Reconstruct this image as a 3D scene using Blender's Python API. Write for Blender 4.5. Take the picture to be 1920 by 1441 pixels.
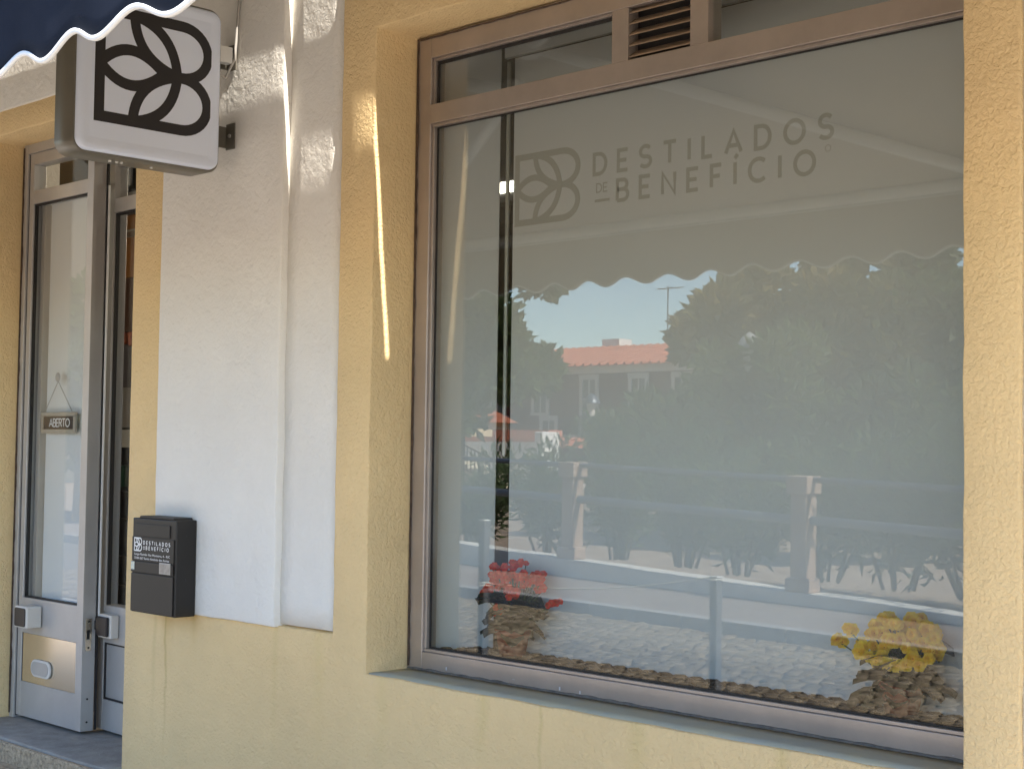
import bpy, bmesh, math, random
from mathutils import Vector, Matrix, noise
R = math.radians
random.seed(7)
for o in list(bpy.data.objects): bpy.data.objects.remove(o)
S = bpy.context.scene
COL = S.collection

# ---------------------------------------------------------------- camera
FPX, YAW, PITCH, ROLL = 2846.7, R(45.231), R(2.419), R(0.798)
f = Vector((-math.sin(YAW)*math.cos(PITCH), math.cos(YAW)*math.cos(PITCH), math.sin(PITCH)))
r0 = Vector((math.cos(YAW), math.sin(YAW), 0)); u0 = r0.cross(f)
r = r0*math.cos(ROLL) + u0*math.sin(ROLL); u = -r0*math.sin(ROLL) + u0*math.cos(ROLL)
cd = bpy.data.cameras.new('camera'); cam = bpy.data.objects.new('camera', cd); COL.objects.link(cam)
cam.matrix_world = Matrix(((r.x, u.x, -f.x, 0), (r.y, u.y, -f.y, -3.5), (r.z, u.z, -f.z, 1.5), (0, 0, 0, 1)))
cd.sensor_width = 36; cd.lens = FPX/1920*36; cd.clip_end = 2000; cd.clip_start = 0.05
S.camera = cam

# ---------------------------------------------------------------- world, sun, exposure
SUN_TO = Vector((0.89, -0.09, 1.0)).normalized()          # direction towards the sun
w = bpy.data.worlds.new('World'); S.world = w; w.use_nodes = True
nt = w.node_tree; nt.nodes.clear()
sky = nt.nodes.new('ShaderNodeTexSky'); sky.sky_type = 'NISHITA'; sky.sun_disc = False
sky.dust_density = 0.2; sky.ozone_density = 3.0
sky.sun_elevation = math.asin(SUN_TO.z); sky.sun_rotation = math.atan2(SUN_TO.x, SUN_TO.y)
bg = nt.nodes.new('ShaderNodeBackground'); bg.inputs['Strength'].default_value = 0.15
wo = nt.nodes.new('ShaderNodeOutputWorld')
nt.links.new(sky.outputs[0], bg.inputs[0]); nt.links.new(bg.outputs[0], wo.inputs[0])
sd = bpy.data.lights.new('sun', 'SUN'); sd.energy = 5.0; sd.angle = R(0.45); sd.color = (1.0, 0.93, 0.82)
sun = bpy.data.objects.new('sun', sd); COL.objects.link(sun)
sun.rotation_euler = SUN_TO.to_track_quat('Z', 'Y').to_euler()
S.view_settings.view_transform = 'Standard'; S.view_settings.look = 'None'
S.view_settings.exposure = 1.42; S.view_settings.gamma = 1.0; S.view_settings.use_curve_mapping = False
try:
    S.cycles.max_bounces = 10; S.cycles.diffuse_bounces = 5; S.cycles.transparent_max_bounces = 16
    S.cycles.caustics_reflective = False; S.cycles.caustics_refractive = False
except Exception: pass

# ---------------------------------------------------------------- materials
MATS = {}
def mat(name, col, rough=0.7, metal=0.0, var=0.0, vscale=5.0, bump=None, spec=0.5, col2=None, stain=None, trans=0.0, coord='Object', coat=0.0):
    """procedural material; var mixes col with col2 by noise; bump = list of (scale, strength, distance)"""
    m = bpy.data.materials.new(name); m.use_nodes = True; n = m.node_tree; L = n.links
    b = n.nodes['Principled BSDF']
    b.inputs['Base Color'].default_value = (*col, 1); b.inputs['Roughness'].default_value = rough
    b.inputs['Metallic'].default_value = metal; b.inputs['Specular IOR Level'].default_value = spec
    if coat: b.inputs['Coat Weight'].default_value = coat
    tc = n.nodes.new('ShaderNodeTexCoord'); cout = None
    def noisef(scale, detail=4, rgh=0.55, dist=0.0):
        t = n.nodes.new('ShaderNodeTexNoise'); t.inputs['Scale'].default_value = scale
        t.inputs['Detail'].default_value = detail; t.inputs['Roughness'].default_value = rgh
        t.inputs['Distortion'].default_value = dist
        L.new(tc.outputs[coord], t.inputs['Vector']); return t
    if var > 0:
        t = noisef(vscale, 6, 0.6)
        rp = n.nodes.new('ShaderNodeValToRGB'); rp.color_ramp.elements[0].position = 0.35; rp.color_ramp.elements[1].position = 0.68
        c2 = col2 or tuple(c*(1-var) for c in col)
        rp.color_ramp.elements[0].color = (*c2, 1); rp.color_ramp.elements[1].color = (*col, 1)
        L.new(t.outputs[0], rp.inputs[0]); cout = rp.outputs[0]
    if stain:      # (scale, threshold, colour): small marks with their own shape
        t = noisef(stain[0], 8, 0.7)
        rp = n.nodes.new('ShaderNodeValToRGB'); rp.color_ramp.elements[0].position = stain[1]; rp.color_ramp.elements[1].position = stain[1]+0.04
        rp.color_ramp.elements[0].color = (0, 0, 0, 1); rp.color_ramp.elements[1].color = (1, 1, 1, 1)
        L.new(t.outputs[0], rp.inputs[0])
        mx = n.nodes.new('ShaderNodeMix'); mx.data_type = 'RGBA'
        L.new(rp.outputs[0], mx.inputs[0])
        if cout: L.new(cout, mx.inputs[6])
        else: mx.inputs[6].default_value = (*col, 1)
        mx.inputs[7].default_value = (*stain[2], 1); cout = mx.outputs[2]
    if cout: L.new(cout, b.inputs['Base Color'])
    prev = None
    for (sc, st, di) in (bump or []):
        t = noisef(sc, 3, 0.5, 0.6); bp = n.nodes.new('ShaderNodeBump')
        bp.inputs['Strength'].default_value = st; bp.inputs['Distance'].default_value = di
        L.new(t.outputs[0], bp.inputs['Height'])
        if prev: L.new(prev.outputs[0], bp.inputs['Normal'])
        prev = bp
    if prev: L.new(prev.outputs[0], b.inputs['Normal'])
    if trans > 0:
        out = n.nodes['Material Output']; tr = n.nodes.new('ShaderNodeBsdfTranslucent')
        mx = n.nodes.new('ShaderNodeMixShader'); mx.inputs[0].default_value = trans
        if cout: L.new(cout, tr.inputs[0])
        else: tr.inputs[0].default_value = (*col, 1)
        L.new(b.outputs[0], mx.inputs[1]); L.new(tr.outputs[0], mx.inputs[2]); L.new(mx.outputs[0], out.inputs[0])
    MATS[name] = m; return m
def glass_mat(name, f0=0.05, tint=(0.93, 0.96, 0.95)):
    m = bpy.data.materials.new(name); m.use_nodes = True; n = m.node_tree; L = n.links; n.nodes.clear()
    out = n.nodes.new('ShaderNodeOutputMaterial'); tr = n.nodes.new('ShaderNodeBsdfTransparent'); tr.inputs[0].default_value = (*tint, 1)
    gl = n.nodes.new('ShaderNodeBsdfGlossy'); gl.inputs['Roughness'].default_value = 0.0
    lw = n.nodes.new('ShaderNodeLayerWeight'); lw.inputs['Blend'].default_value = 0.5
    pw = n.nodes.new('ShaderNodeMath'); pw.operation = 'POWER'; pw.inputs[1].default_value = 5.0
    ma = n.nodes.new('ShaderNodeMath'); ma.operation = 'MULTIPLY_ADD'; ma.inputs[1].default_value = 1-f0; ma.inputs[2].default_value = f0
    mx = n.nodes.new('ShaderNodeMixShader')
    L.new(lw.outputs['Facing'], pw.inputs[0]); L.new(pw.outputs[0], ma.inputs[0]); L.new(ma.outputs[0], mx.inputs[0])
    L.new(tr.outputs[0], mx.inputs[1]); L.new(gl.outputs[0], mx.inputs[2]); L.new(mx.outputs[0], out.inputs[0])
    MATS[name] = m; return m
def emit_mat(name, col, s):
    m = bpy.data.materials.new(name); m.use_nodes = True; n = m.node_tree; n.nodes.clear()
    out = n.nodes.new('ShaderNodeOutputMaterial'); e = n.nodes.new('ShaderNodeEmission')
    e.inputs[0].default_value = (*col, 1); e.inputs[1].default_value = s; n.links.new(e.outputs[0], out.inputs[0]); return m

def streaks(m, lst):
    n = m.node_tree; L = n.links; b = n.nodes['Principled BSDF']; src = b.inputs['Base Color'].links[0].from_socket
    tc = n.nodes.new('ShaderNodeTexCoord'); sp = n.nodes.new('ShaderNodeSeparateXYZ'); L.new(tc.outputs['Object'], sp.inputs[0])
    def mth(op, a, b_=None, c=None):
        q = n.nodes.new('ShaderNodeMath'); q.operation = op; q.use_clamp = op == 'SUBTRACT' and False
        for i, v in enumerate((a, b_, c)):
            if v is None: continue
            if hasattr(v, 'links') or hasattr(v, 'is_linked'): L.new(v, q.inputs[i])
            else: q.inputs[i].default_value = v
        return q.outputs[0]
    nz = n.nodes.new('ShaderNodeTexNoise'); nz.inputs['Scale'].default_value = 5; nz.inputs['Detail'].default_value = 6; L.new(tc.outputs['Object'], nz.inputs['Vector'])
    wob = mth('MULTIPLY', mth('SUBTRACT', nz.outputs[0], .5), .07)
    for (x0, hw, z0, z1, col, amt) in lst:
        d = mth('ABSOLUTE', mth('SUBTRACT', mth('ADD', sp.outputs[0], wob), x0))
        k = mth('SUBTRACT', 1.0, mth('DIVIDE', d, hw)); k = mth('MAXIMUM', k, 0.0)
        mr = n.nodes.new('ShaderNodeMapRange'); mr.interpolation_type = 'SMOOTHSTEP'; L.new(sp.outputs[2], mr.inputs[0]); mr.inputs[1].default_value = z0; mr.inputs[2].default_value = z1
        lim = n.nodes.new('ShaderNodeMath'); lim.operation = 'LESS_THAN'; L.new(sp.outputs[2], lim.inputs[0]); lim.inputs[1].default_value = .83
        f_ = mth('MULTIPLY', mth('MULTIPLY', mth('MULTIPLY', k, mr.outputs[0]), lim.outputs[0]), amt)
        mx = n.nodes.new('ShaderNodeMix'); mx.data_type = 'RGBA'; L.new(f_, mx.inputs[0]); L.new(src, mx.inputs[6]); mx.inputs[7].default_value = (*col, 1); src = mx.outputs[2]
    L.new(src, b.inputs['Base Color'])
STUC = [(9, 0.3, 0.03), (75, 0.8, 0.009), (240, 0.4, 0.003)]
Myel = mat('yellow_stucco', (0.85, 0.635, 0.345), 0.9, var=0.11, vscale=1.6, bump=STUC, stain=(6, 0.73, (0.70, 0.52, 0.29)), spec=0.15)
streaks(Myel, [(-1.66, .02, .1, .8, (.60, .45, .20), .35), (-1.575, .012, .05, .78, (.42, .27, 0.066), 0.440), (-1.56, .06, .55, .85, (.55, .33, 0.066), 0.385), (-1.36, .035, .60, .85, (.50, .33, 0.083), 0.330), (-.80, .030, .1, .84, (.55, .42, 0.138), 0.193), (-.53, .05, .2, .8, (.60, .46, 0.143), 0.165), (.35, .04, .35, .70, (.55, .43, 0.138), 0.275), (.62, .012, .1, .66, (.50, .38, 0.121), 0.275), (1.02, .05, .3, .68, (.55, .45, 0.154), 0.248), (1.55, .03, .4, .70, (.52, .42, 0.143), 0.275), (-.16, .05, .1, .8, (.62, .48, 0.149), 0.165)])
Mwht = mat('white_stucco', (0.84, 0.81, 0.755), 0.9, var=0.07, vscale=2, bump=[(8, 0.3, 0.03), (45, 0.45, 0.009), (200, 0.4, 0.003)], stain=(7, 0.72, (0.70, 0.66, 0.58)), spec=0.15)
Malu = mat('anodised_aluminium', (0.48, 0.415, 0.37), 0.38, metal=0.55, var=0.14, vscale=7, bump=[(30, 0.05, 0.002)], stain=(16, 0.74, (0.50, 0.45, 0.40)))
Mblind = mat('door_blind_white', (0.84, 0.85, 0.84), 0.75, var=.03, vscale=1.5)
Malud = mat('door_aluminium', (0.54, 0.52, 0.50), 0.38, metal=0.3, var=0.10, vscale=5, bump=[(30, 0.05, 0.002)])
Msill = mat('worn_sill_paint', (0.40, 0.42, 0.38), 0.8, var=.25, vscale=6, bump=[(12, .3, .01), (60, .4, .004)], stain=(30, .70, (.10, .09, .08)), col2=(.50, .47, .34))
Mdark = mat('dark_gasket', (0.02, 0.018, 0.017), 0.6)
Mcaulk = mat('dark_caulk', (0.10, 0.06, 0.035), 0.8, var=0.6, vscale=30, bump=[(80, 0.5, 0.004)])
Mpanel = mat('white_panel', (0.69, 0.675, 0.69), 0.75, var=0.03, vscale=1.5, bump=[(3, 0.05, 0.01)])
Mprint = mat('taupe_print', (0.475, 0.45, 0.425), 0.75)
Mgreytube = mat('grey_tube', (0.45, 0.43, 0.40), 0.4, metal=0.3)
Mwood = mat('woven_brown_shelf', (0.17, 0.085, 0.045), 0.7, var=0.6, vscale=25, bump=[(50, 0.7, 0.01)])
Mglass = glass_mat('window_glass', 0.095)
Mglassd = glass_mat('door_glass', 0.06, (.98, .99, .99))
Mnavy = mat('navy_awning_fabric', (0.020, 0.026, 0.042), 0.95, var=0.35, vscale=3, bump=[(400, 0.4, 0.001), (6, 0.1, 0.01)], stain=(45, 0.70, (0.06, 0.075, 0.11)), spec=0.1)
Mtrim = mat('white_piping', (0.85, 0.85, 0.84), 0.7, bump=[(200, 0.2, 0.001)])
Mwmetal = mat('white_enamel_metal', (0.72, 0.71, 0.68), 0.4, var=0.05, vscale=10)
Mbox = mat('sign_casing', (0.16, 0.145, 0.115), 0.4, metal=0.2, var=0.1, vscale=8)
Mface = mat('sign_acrylic', (0.72, 0.78, 0.92), 0.22, spec=0.5, var=0.02, vscale=4)
Mblack = mat('black_vinyl', (0.012, 0.010, 0.012), 0.5)
Mmail = mat('black_powder_coat', (0.014, 0.011, 0.009), 0.5, bump=[(600, 0.15, 0.0008)], var=0.2, vscale=6)
Mwprint = mat('white_print', (0.8, 0.8, 0.8), 0.6)
Mplast = mat('white_plastic', (0.74, 0.70, 0.64), 0.45)
Mblackp = mat('black_plastic', (0.015, 0.013, 0.016), 0.4)
Mbrushed = mat('brushed_steel', (0.80, 0.70, 0.56), 0.22, metal=0.85, var=0.08, vscale=3)  # warm tint stands in for sunlit ground mirrored in the steel
Mbrownp = mat('brown_sign_plate', (0.055, 0.032, 0.027), 0.5)
Mlwood = mat('pale_wood', (0.50, 0.44, 0.36), 0.6, var=0.15, vscale=20)
Mstone = mat('grey_step_stone', (0.40, 0.375, 0.34), 0.85, var=0.3, vscale=10, bump=[(25, 0.4, 0.01), (120, 0.4, 0.004)], stain=(22, 0.66, (0.13, 0.12, 0.11)))
Mpebble = mat('coarse_granite', (0.64, 0.50, 0.34), 0.9, var=0.5, vscale=45, bump=[(45, 0.9, 0.02), (140, 0.6, 0.006)], stain=(60, 0.62, (0.14, 0.10, 0.07)))
Mterra = mat('terracotta_pot', (0.30, 0.07, 0.035), 0.7)
Mred = mat('red_petal', (0.93, 0.07, 0.012), 0.5, var=0.3, vscale=60, trans=0.25)
Myelp = mat('yellow_petal', (0.96, 0.70, 0.03), 0.5, var=0.25, vscale=50, col2=(0.90, 0.50, 0.01), trans=0.25)
Mheart = mat('orange_flower_heart', (0.55, 0.20, 0.01), 0.6)
Mkleaf = mat('succulent_leaf', (0.022, 0.032, 0.011), 0.4, var=0.3, vscale=25, trans=0.08)
Mstem = mat('flower_stem', (0.06, 0.09, 0.03), 0.6)

# ---------------------------------------------------------------- mesh helpers
class MB:
    def __init__(s): s.v = []; s.f = []; s.sm = []
    def add(s, vs, fs, smooth=False):
        k = len(s.v); s.v += [Vector(p) for p in vs]
        for q in fs: s.f.append([i+k for i in q]); s.sm.append(smooth)
        return s
    def box(s, x0, x1, y0, y1, z0, z1):
        return s.add([(x0,y0,z0),(x1,y0,z0),(x1,y1,z0),(x0,y1,z0),(x0,y0,z1),(x1,y0,z1),(x1,y1,z1),(x0,y1,z1)],
                     [(0,3,2,1),(4,5,6,7),(0,1,5,4),(1,2,6,5),(2,3,7,6),(3,0,4,7)])
    def tube(s, pts, rad, n=8, caps=True, radii=None):
        pts = [Vector(p) for p in pts]; k = []; vs = []; fs = []
        pu = None
        for i, p in enumerate(pts):
            a = pts[max(i-1, 0)]; b = pts[min(i+1, len(pts)-1)]; d = (b-a).normalized()
            if pu is None: pu = Vector((0,0,1)) if abs(d.z) < .9 else Vector((1,0,0))
            x = d.cross(pu).normalized(); y = x.cross(d).normalized(); pu = y
            rr = radii[i] if radii else rad
            for j in range(n):
                t = 2*math.pi*j/n; vs.append(p + x*rr*math.cos(t) + y*rr*math.sin(t))
        for i in range(len(pts)-1):
            for j in range(n):
                a = i*n+j; b = i*n+(j+1) % n; fs.append((a, b, b+n, a+n))
        s.add(vs, fs, True)
        if caps:
            m = len(pts)-1
            s.add(vs[:n], [tuple(range(n))[::-1]]); s.add(vs[m*n:], [tuple(range(n))])
        return s
    def lathe(s, prof, cx, cy, cz, n=20):
        vs = []; fs = []
        for (rr, z) in prof:
            for j in range(n):
                t = 2*math.pi*j/n; vs.append((cx+rr*math.cos(t), cy+rr*math.sin(t), cz+z))
        for i in range(len(prof)-1):
            for j in range(n):
                a = i*n+j; b = i*n+(j+1) % n; fs.append((a, b, b+n, a+n))
        return s.add(vs, fs, True)
    def prism(s, poly, y0, y1, smooth=False):        # polygon in (x, z), extruded in y
        n = len(poly); vs = [(x, y0, z) for x, z in poly] + [(x, y1, z) for x, z in poly]
        fs = [tuple(range(n)), tuple(range(2*n-1, n-1, -1))] + [(i, i+n, (i+1) % n+n, (i+1) % n) for i in range(n)]
        return s.add(vs, fs, smooth)
    def mapped(s, fn): s.v = [Vector(fn(p)) for p in s.v]; return s
def build(mb, name, m, parent=None, bevel=0, seg=2, recalc=True):
    me = bpy.data.meshes.new(name); L = Vector(parent.get('_o', (0,0,0))) if parent else Vector((0,0,0))
    me.from_pydata([p-L for p in mb.v], [], mb.f); me.update()
    me.polygons.foreach_set('use_smooth', mb.sm)
    if recalc:
        b = bmesh.new(); b.from_mesh(me); bmesh.ops.recalc_face_normals(b, faces=b.faces); b.to_mesh(me); b.free()
    me.materials.append(m)
    o = bpy.data.objects.new(name, me); COL.objects.link(o)
    if parent:
        o.parent = parent; o['_o'] = tuple(L)
    if bevel:
        d = o.modifiers.new('bevel', 'BEVEL'); d.width = bevel; d.segments = seg; d.limit_method = 'ANGLE'; d.angle_limit = R(40)
    return o
def thing(name, label, cat, loc=(0,0,0), group=None):
    o = bpy.data.objects.new(name, None); COL.objects.link(o); o.location = loc; o.empty_display_size = .1
    o['_o'] = tuple(loc); o['label'] = label; o['category'] = cat
    if group: o['group'] = group
    return o
def tag(o, label, cat, group=None):
    o['label'] = label; o['category'] = cat
    if group: o['group'] = group
    return o
def struct(mb, name, m, bevel=0):
    o = build(mb, name, m, None, bevel); o['kind'] = 'structure'; return o
def copy_tree(o, parent=None):
    c = o.copy(); COL.objects.link(c)
    if parent: c.parent = parent
    for ch in list(o.children): copy_tree(ch, c)
    return c
def bx(name, m, parent, *a, bevel=0.0015): return build(MB().box(*a), name, m, parent, bevel)

def wall_mesh(xs, zs, fill, yfront, yback, step=0.09, jit=0.003, seed=0.0, depthj=0.0025):
    """plastered wall from a grid of cells (x lines, z lines, fill(i,j)), hand-finished uneven edges, sides extruded to yback"""
    X = []; Z = []; xi = []; zi = []
    for a in range(len(xs)-1):
        n = max(1, int(round((xs[a+1]-xs[a])/step)))
        for k in range(n): X.append(xs[a]+(xs[a+1]-xs[a])*k/n); xi.append(a)
    X.append(xs[-1])
    for a in range(len(zs)-1):
        n = max(1, int(round((zs[a+1]-zs[a])/step)))
        for k in range(n): Z.append(zs[a]+(zs[a+1]-zs[a])*k/n); zi.append(a)
    Z.append(zs[-1])
    vid = {}; mb = MB()
    def v(i, j, b=False):
        if (i, j, b) not in vid:
            x, z = X[i], Z[j]; q = Vector((x*7+seed, z*7, seed)); q2 = Vector((x*1.7+seed, z*1.7, 3+seed))
            dx = jit*(noise.noise(q)*1.3+noise.noise(q*3)*.8); dz = jit*(noise.noise(q+Vector((31,0,0)))*1.3+noise.noise(q*3+Vector((9,0,0)))*.8)
            dy = depthj*(noise.noise(q2)+.5*noise.noise(q+Vector((0,0,9))))
            vid[(i, j, b)] = len(mb.v); mb.v.append(Vector((x+dx, yback if b else yfront+dy, z+dz)))
        return vid[(i, j, b)]
    cells = {(i, j) for i in range(len(X)-1) for j in range(len(Z)-1) if fill(xi[i], zi[j])}
    for (i, j) in cells:
        mb.f.append([v(i, j), v(i+1, j), v(i+1, j+1), v(i, j+1)]); mb.sm.append(True)
        for (di, dj, p, q) in ((0, -1, (i, j), (i+1, j)), (1, 0, (i+1, j), (i+1, j+1)), (0, 1, (i+1, j+1), (i, j+1)), (-1, 0, (i, j+1), (i, j))):
            if (i+di, j+dj) not in cells:
                mb.f.append([v(*p), v(*q), v(*q, True), v(*p, True)][::-1]); mb.sm.append(True)
    return mb

# ---------------------------------------------------------------- lettering by strokes
def arc(cx, cy, rx, ry, a0, a1, n=14):
    return [(cx+rx*math.cos(R(a0+(a1-a0)*i/n)), cy+ry*math.sin(R(a0+(a1-a0)*i/n))) for i in range(n+1)]
def bez(p0, c, p1, n=14):
    return [((1-t)**2*p0[0]+2*t*(1-t)*c[0]+t*t*p1[0], (1-t)**2*p0[1]+2*t*(1-t)*c[1]+t*t*p1[1]) for t in [i/n for i in range(n+1)]]
GL = {  # width, strokes (cap height 1)
 'D': (.80, [[(0,0),(0,1),(.32,1)]+arc(.32,.5,.46,.5,90,-90)[1:]+[(0,0)]]),
 'E': (.60, [[(.6,1),(0,1),(0,0),(.6,0)], [(0,.5),(.52,.5)]]),
 'S': (.66, [arc(.33,.74,.31,.26,30,270)[0:]+arc(.33,.25,.33,.25,90,-150)[1:]]),
 'T': (.76, [[(0,1),(.76,1)], [(.38,1),(.38,0)]]),
 'I': (.02, [[(0,0),(0,1)]]),
 'Í': (.02, [[(0,0),(0,1)], [(-.02,1.18),(.14,1.36)]]),
 'L': (.52, [[(0,1),(0,0),(.52,0)]]),
 'A': (.88, [[(0,0),(.44,1),(.88,0)], [(.16,.33),(.72,.33)]]),
 'O': (1.0, [arc(.5,.5,.5,.5,0,360,28)]),
 'B': (.68, [[(0,0),(0,1),(.36,1)]+arc(.36,.77,.26,.23,90,-90)[1:]+[(0,.54)], [(.36,.54)]+arc(.38,.27,.30,.27,90,-90)+[(0,0)]]),
 'N': (.74, [[(0,0),(0,1),(.74,0),(.74,1)]]),
 'F': (.56, [[(.56,1),(0,1),(0,0)], [(0,.5),(.48,.5)]]),
 'C': (.86, [arc(.5,.5,.5,.5,48,312,24)]),
 'R': (.66, [[(0,0),(0,1),(.36,1)]+arc(.36,.75,.27,.25,90,-90)[1:]+[(0,.5)], [(.34,.5),(.66,0)]]),
}
EMB = [[(0.78,0),(0,0),(0,1),(0.78,1)],
       [(.7,0)]+arc(.85,.25,.28,.25,-90,90,18)+[(.8,.5)], [(.7,1)]+arc(.85,.75,.28,.25,90,-90,18)+[(.8,.5)],
       bez((0,.5),(.3,.83),(.66,.5)), bez((0,.5),(.3,.17),(.66,.5)),
       bez((.34,1),(.76,.93),(.80,.5)), bez((.34,1),(.36,.60),(.80,.5)),
       bez((.34,0),(.76,.07),(.80,.5)), bez((.34,0),(.36,.40),(.80,.5))]
def ribbon(mb, pts, w, fn, h, closed=False):
    """flat stroke of width w along 2-D pts, mapped by fn(x,z,h); miter joined"""
    n = len(pts); 
    closed = (Vector(pts[0])-Vector(pts[-1])).length < 1e-6
    if closed: pts = pts[:-1]; n -= 1
    lf = []; rt = []
    for i in range(n):
        p = Vector(pts[i])
        a = Vector(pts[i-1]) if (i > 0 or closed) else None
        b = Vector(pts[(i+1) % n]) if (i < n-1 or closed) else None
        d1 = (p-a).normalized() if a is not None else None; d2 = (b-p).normalized() if b is not None else None
        if d1 is None: d1 = d2
        if d2 is None: d2 = d1
        n1 = Vector((-d1.y, d1.x)); n2 = Vector((-d2.y, d2.x)); m = (n1+n2)
        m = m.normalized() if m.length > 1e-4 else n1
        k = w/2/max(.62, m.dot(n1)); lf.append(p+m*k); rt.append(p-m*k)
    vs = [fn(q.x, q.y, h) for q in lf]+[fn(q.x, q.y, h) for q in rt]+[fn(q.x, q.y, 0) for q in lf]+[fn(q.x, q.y, 0) for q in rt]
    fs = []
    for i in range(n if closed else n-1):
        j = (i+1) % n; fs += [(i, j, n+j, n+i), (i, 2*n+i, 2*n+j, j), (n+i, n+j, 3*n+j, 3*n+i)]
    if not closed: fs += [(0, n, 3*n, 2*n), (n-1, 3*n-1, 4*n-1, 2*n-1)]
    mb.add(vs, fs)
def lettering(mb, text, x0, x1, z, h, sw, fn, eps=0.0004):
    tot = sum(GL[c][0] for c in text)*h; gap = ((x1-x0)-tot)/(len(text)-1); x = x0; k = 0
    for c in text:
        for st in GL[c][1]:
            ribbon(mb, [(x+a*h, z+b*h) for a, b in st], sw, fn, eps*(1+.13*(k % 3))); k += 1
        x += GL[c][0]*h+gap
def emblem(mb, x0, z0, h, wd, sw, fn, eps=0.0004):
    for k, st in enumerate(EMB):
        ribbon(mb, [(x0+a/1.13*wd, z0+b*h) for a, b in st], sw, fn, eps*(1+.11*k))

# ================================================================ SHOP BUILDING
bld = thing('shop_building', 'yellow and white stucco shop front with a recessed display window and glazed doors', 'building', (-4, 0, 0))
TOP = 3.8
# yellow render round the window, dado below, strip beside the door
xs = [-5.905, -5.645, -4.79, -4.45, -4.257, -1.915, -1.76]; zs = [-.02, .686, .81, 3.03, TOP]
def fy(i, j):
    if j == 0: return True
    if j == 1: return i != 4
    if j == 2: return i in (0, 3, 5)
    return i >= 3
build(wall_mesh(xs, zs, fy, 0.0, 0.27, seed=2.0), 'window_surround', Myel, bld, .006)
build(wall_mesh([-9.2, -7.36, -5.905, -5.645], [-.02, 3.035, 3.16], lambda i, j: (i == 0) or j == 1, -0.002, 0.30, seed=5.0), 'door_surround', Myel, bld, .008)
build(wall_mesh([-5.645, -4.785], [.805, TOP], lambda i, j: True, -.024, .1, seed=9.0, jit=.004), 'white_wall_panel', Mwht, bld, .007)
build(wall_mesh([-4.79, -4.448], [.818, TOP], lambda i, j: True, .010, .1, seed=13.0, jit=.002), 'recessed_white_strip', Mwht, bld)
build(wall_mesh([-9.2, -5.645], [3.155, TOP], lambda i, j: True, -.012, .25, seed=19.0, step=.15), 'white_wall_above_door', Mwht, bld, .006)
build(wall_mesh([-1.76, 3.2], [.3, TOP], lambda i, j: True, .012, .25, seed=23.0, step=.2), 'white_wall_beyond_window', Mwht, bld)
build(wall_mesh([-1.76, 3.2], [-.02, .3], lambda i, j: True, .0, .25, seed=24.0, step=.2), 'right_dado', Myel, bld)
build(MB().box(-9.2, 3.2, 0.005, 6.5, TOP, 6.5), 'upper_storey', Mwht, bld)
build(MB().box(-9.6, 3.6, -.10, 6.9, 6.5, 6.7), 'roof', Mterra, bld)
# small crack lines and scuffs on the dado are part of the stucco material; shelf-like shadow joint under white plaster
build(MB().box(-9.2, -7.38, .3, .42, -.02, TOP).box(-5.9, -4.27, .272, .40, -.02, TOP).box(-1.9, 3.2, .272, .40, -.02, TOP).box(-4.27, -1.9, .272, .60, -.02, .74), 'inner_wall', Mwht, bld)
# interior shell
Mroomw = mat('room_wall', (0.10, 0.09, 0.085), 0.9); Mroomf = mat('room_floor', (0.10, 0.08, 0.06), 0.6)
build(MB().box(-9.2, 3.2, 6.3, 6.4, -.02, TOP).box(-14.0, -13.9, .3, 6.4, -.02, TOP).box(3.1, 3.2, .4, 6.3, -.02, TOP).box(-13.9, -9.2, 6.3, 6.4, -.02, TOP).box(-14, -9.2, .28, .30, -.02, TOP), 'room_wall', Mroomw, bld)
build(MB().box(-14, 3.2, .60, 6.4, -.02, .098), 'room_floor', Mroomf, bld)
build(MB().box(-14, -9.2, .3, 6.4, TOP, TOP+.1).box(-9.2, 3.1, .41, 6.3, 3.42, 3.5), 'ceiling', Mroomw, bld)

build(wall_mesh([-4.25, -1.91], [.012, .205], lambda i, j: True, 0, 1, step=.06, jit=.002, seed=51, depthj=.001).mapped(lambda p: (p.x, p.z, .6895 if p.y < .5 else .66)), 'window_sill', Msill, bld)
# ---- display window (part) with its members, panes and slats as sub-parts
FY = .2; GY = .228
win = build(MB().box(-4.257, -4.178, FY, .27, .686, 3.024), 'shop_window', Malu, bld, .003)
def sub(name, m, *a, bevel=.002): return bx(name, m, win, *a, bevel=bevel)
sub('bottom_rail', Malu, -4.1775, -1.90, FY, .27, .686, .757)
sub('top_rail', Malu, -4.1775, -1.90, FY, .27, 2.941, 3.024)
sub('transom_rail', Malu, -4.1775, -1.90, FY-.002, .27, 2.695, 2.766)
sub('mullion', Malu, -3.288, -3.217, FY+.001, .27, 2.7665, 2.9405)
sub('mullion', Malu, -2.961, -2.890, FY+.001, .27, 2.7665, 2.9405)
sub('right_stile', Malu, -1.975, -1.902, FY+.001, .27, .7575, 2.6945)
for a in ((-4.1775, -1.976, FY+.010, GY-.002, .7575, .768), (-4.1775, -4.166, FY+.010, GY-.002, .7685, 2.6835), (-4.1775, -1.976, FY+.008, GY-.002, 2.684, 2.6945),
          (-4.1775, -4.168, FY+.012, GY-.002, 2.767, 2.9305), (-4.1775, -3.2885, FY+.012, GY-.002, 2.931, 2.9402), (-2.8895, -1.98, FY+.012, GY-.002, 2.931, 2.9402)):
    sub('glazing_bead', Malu, *a, bevel=.0012)
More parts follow.
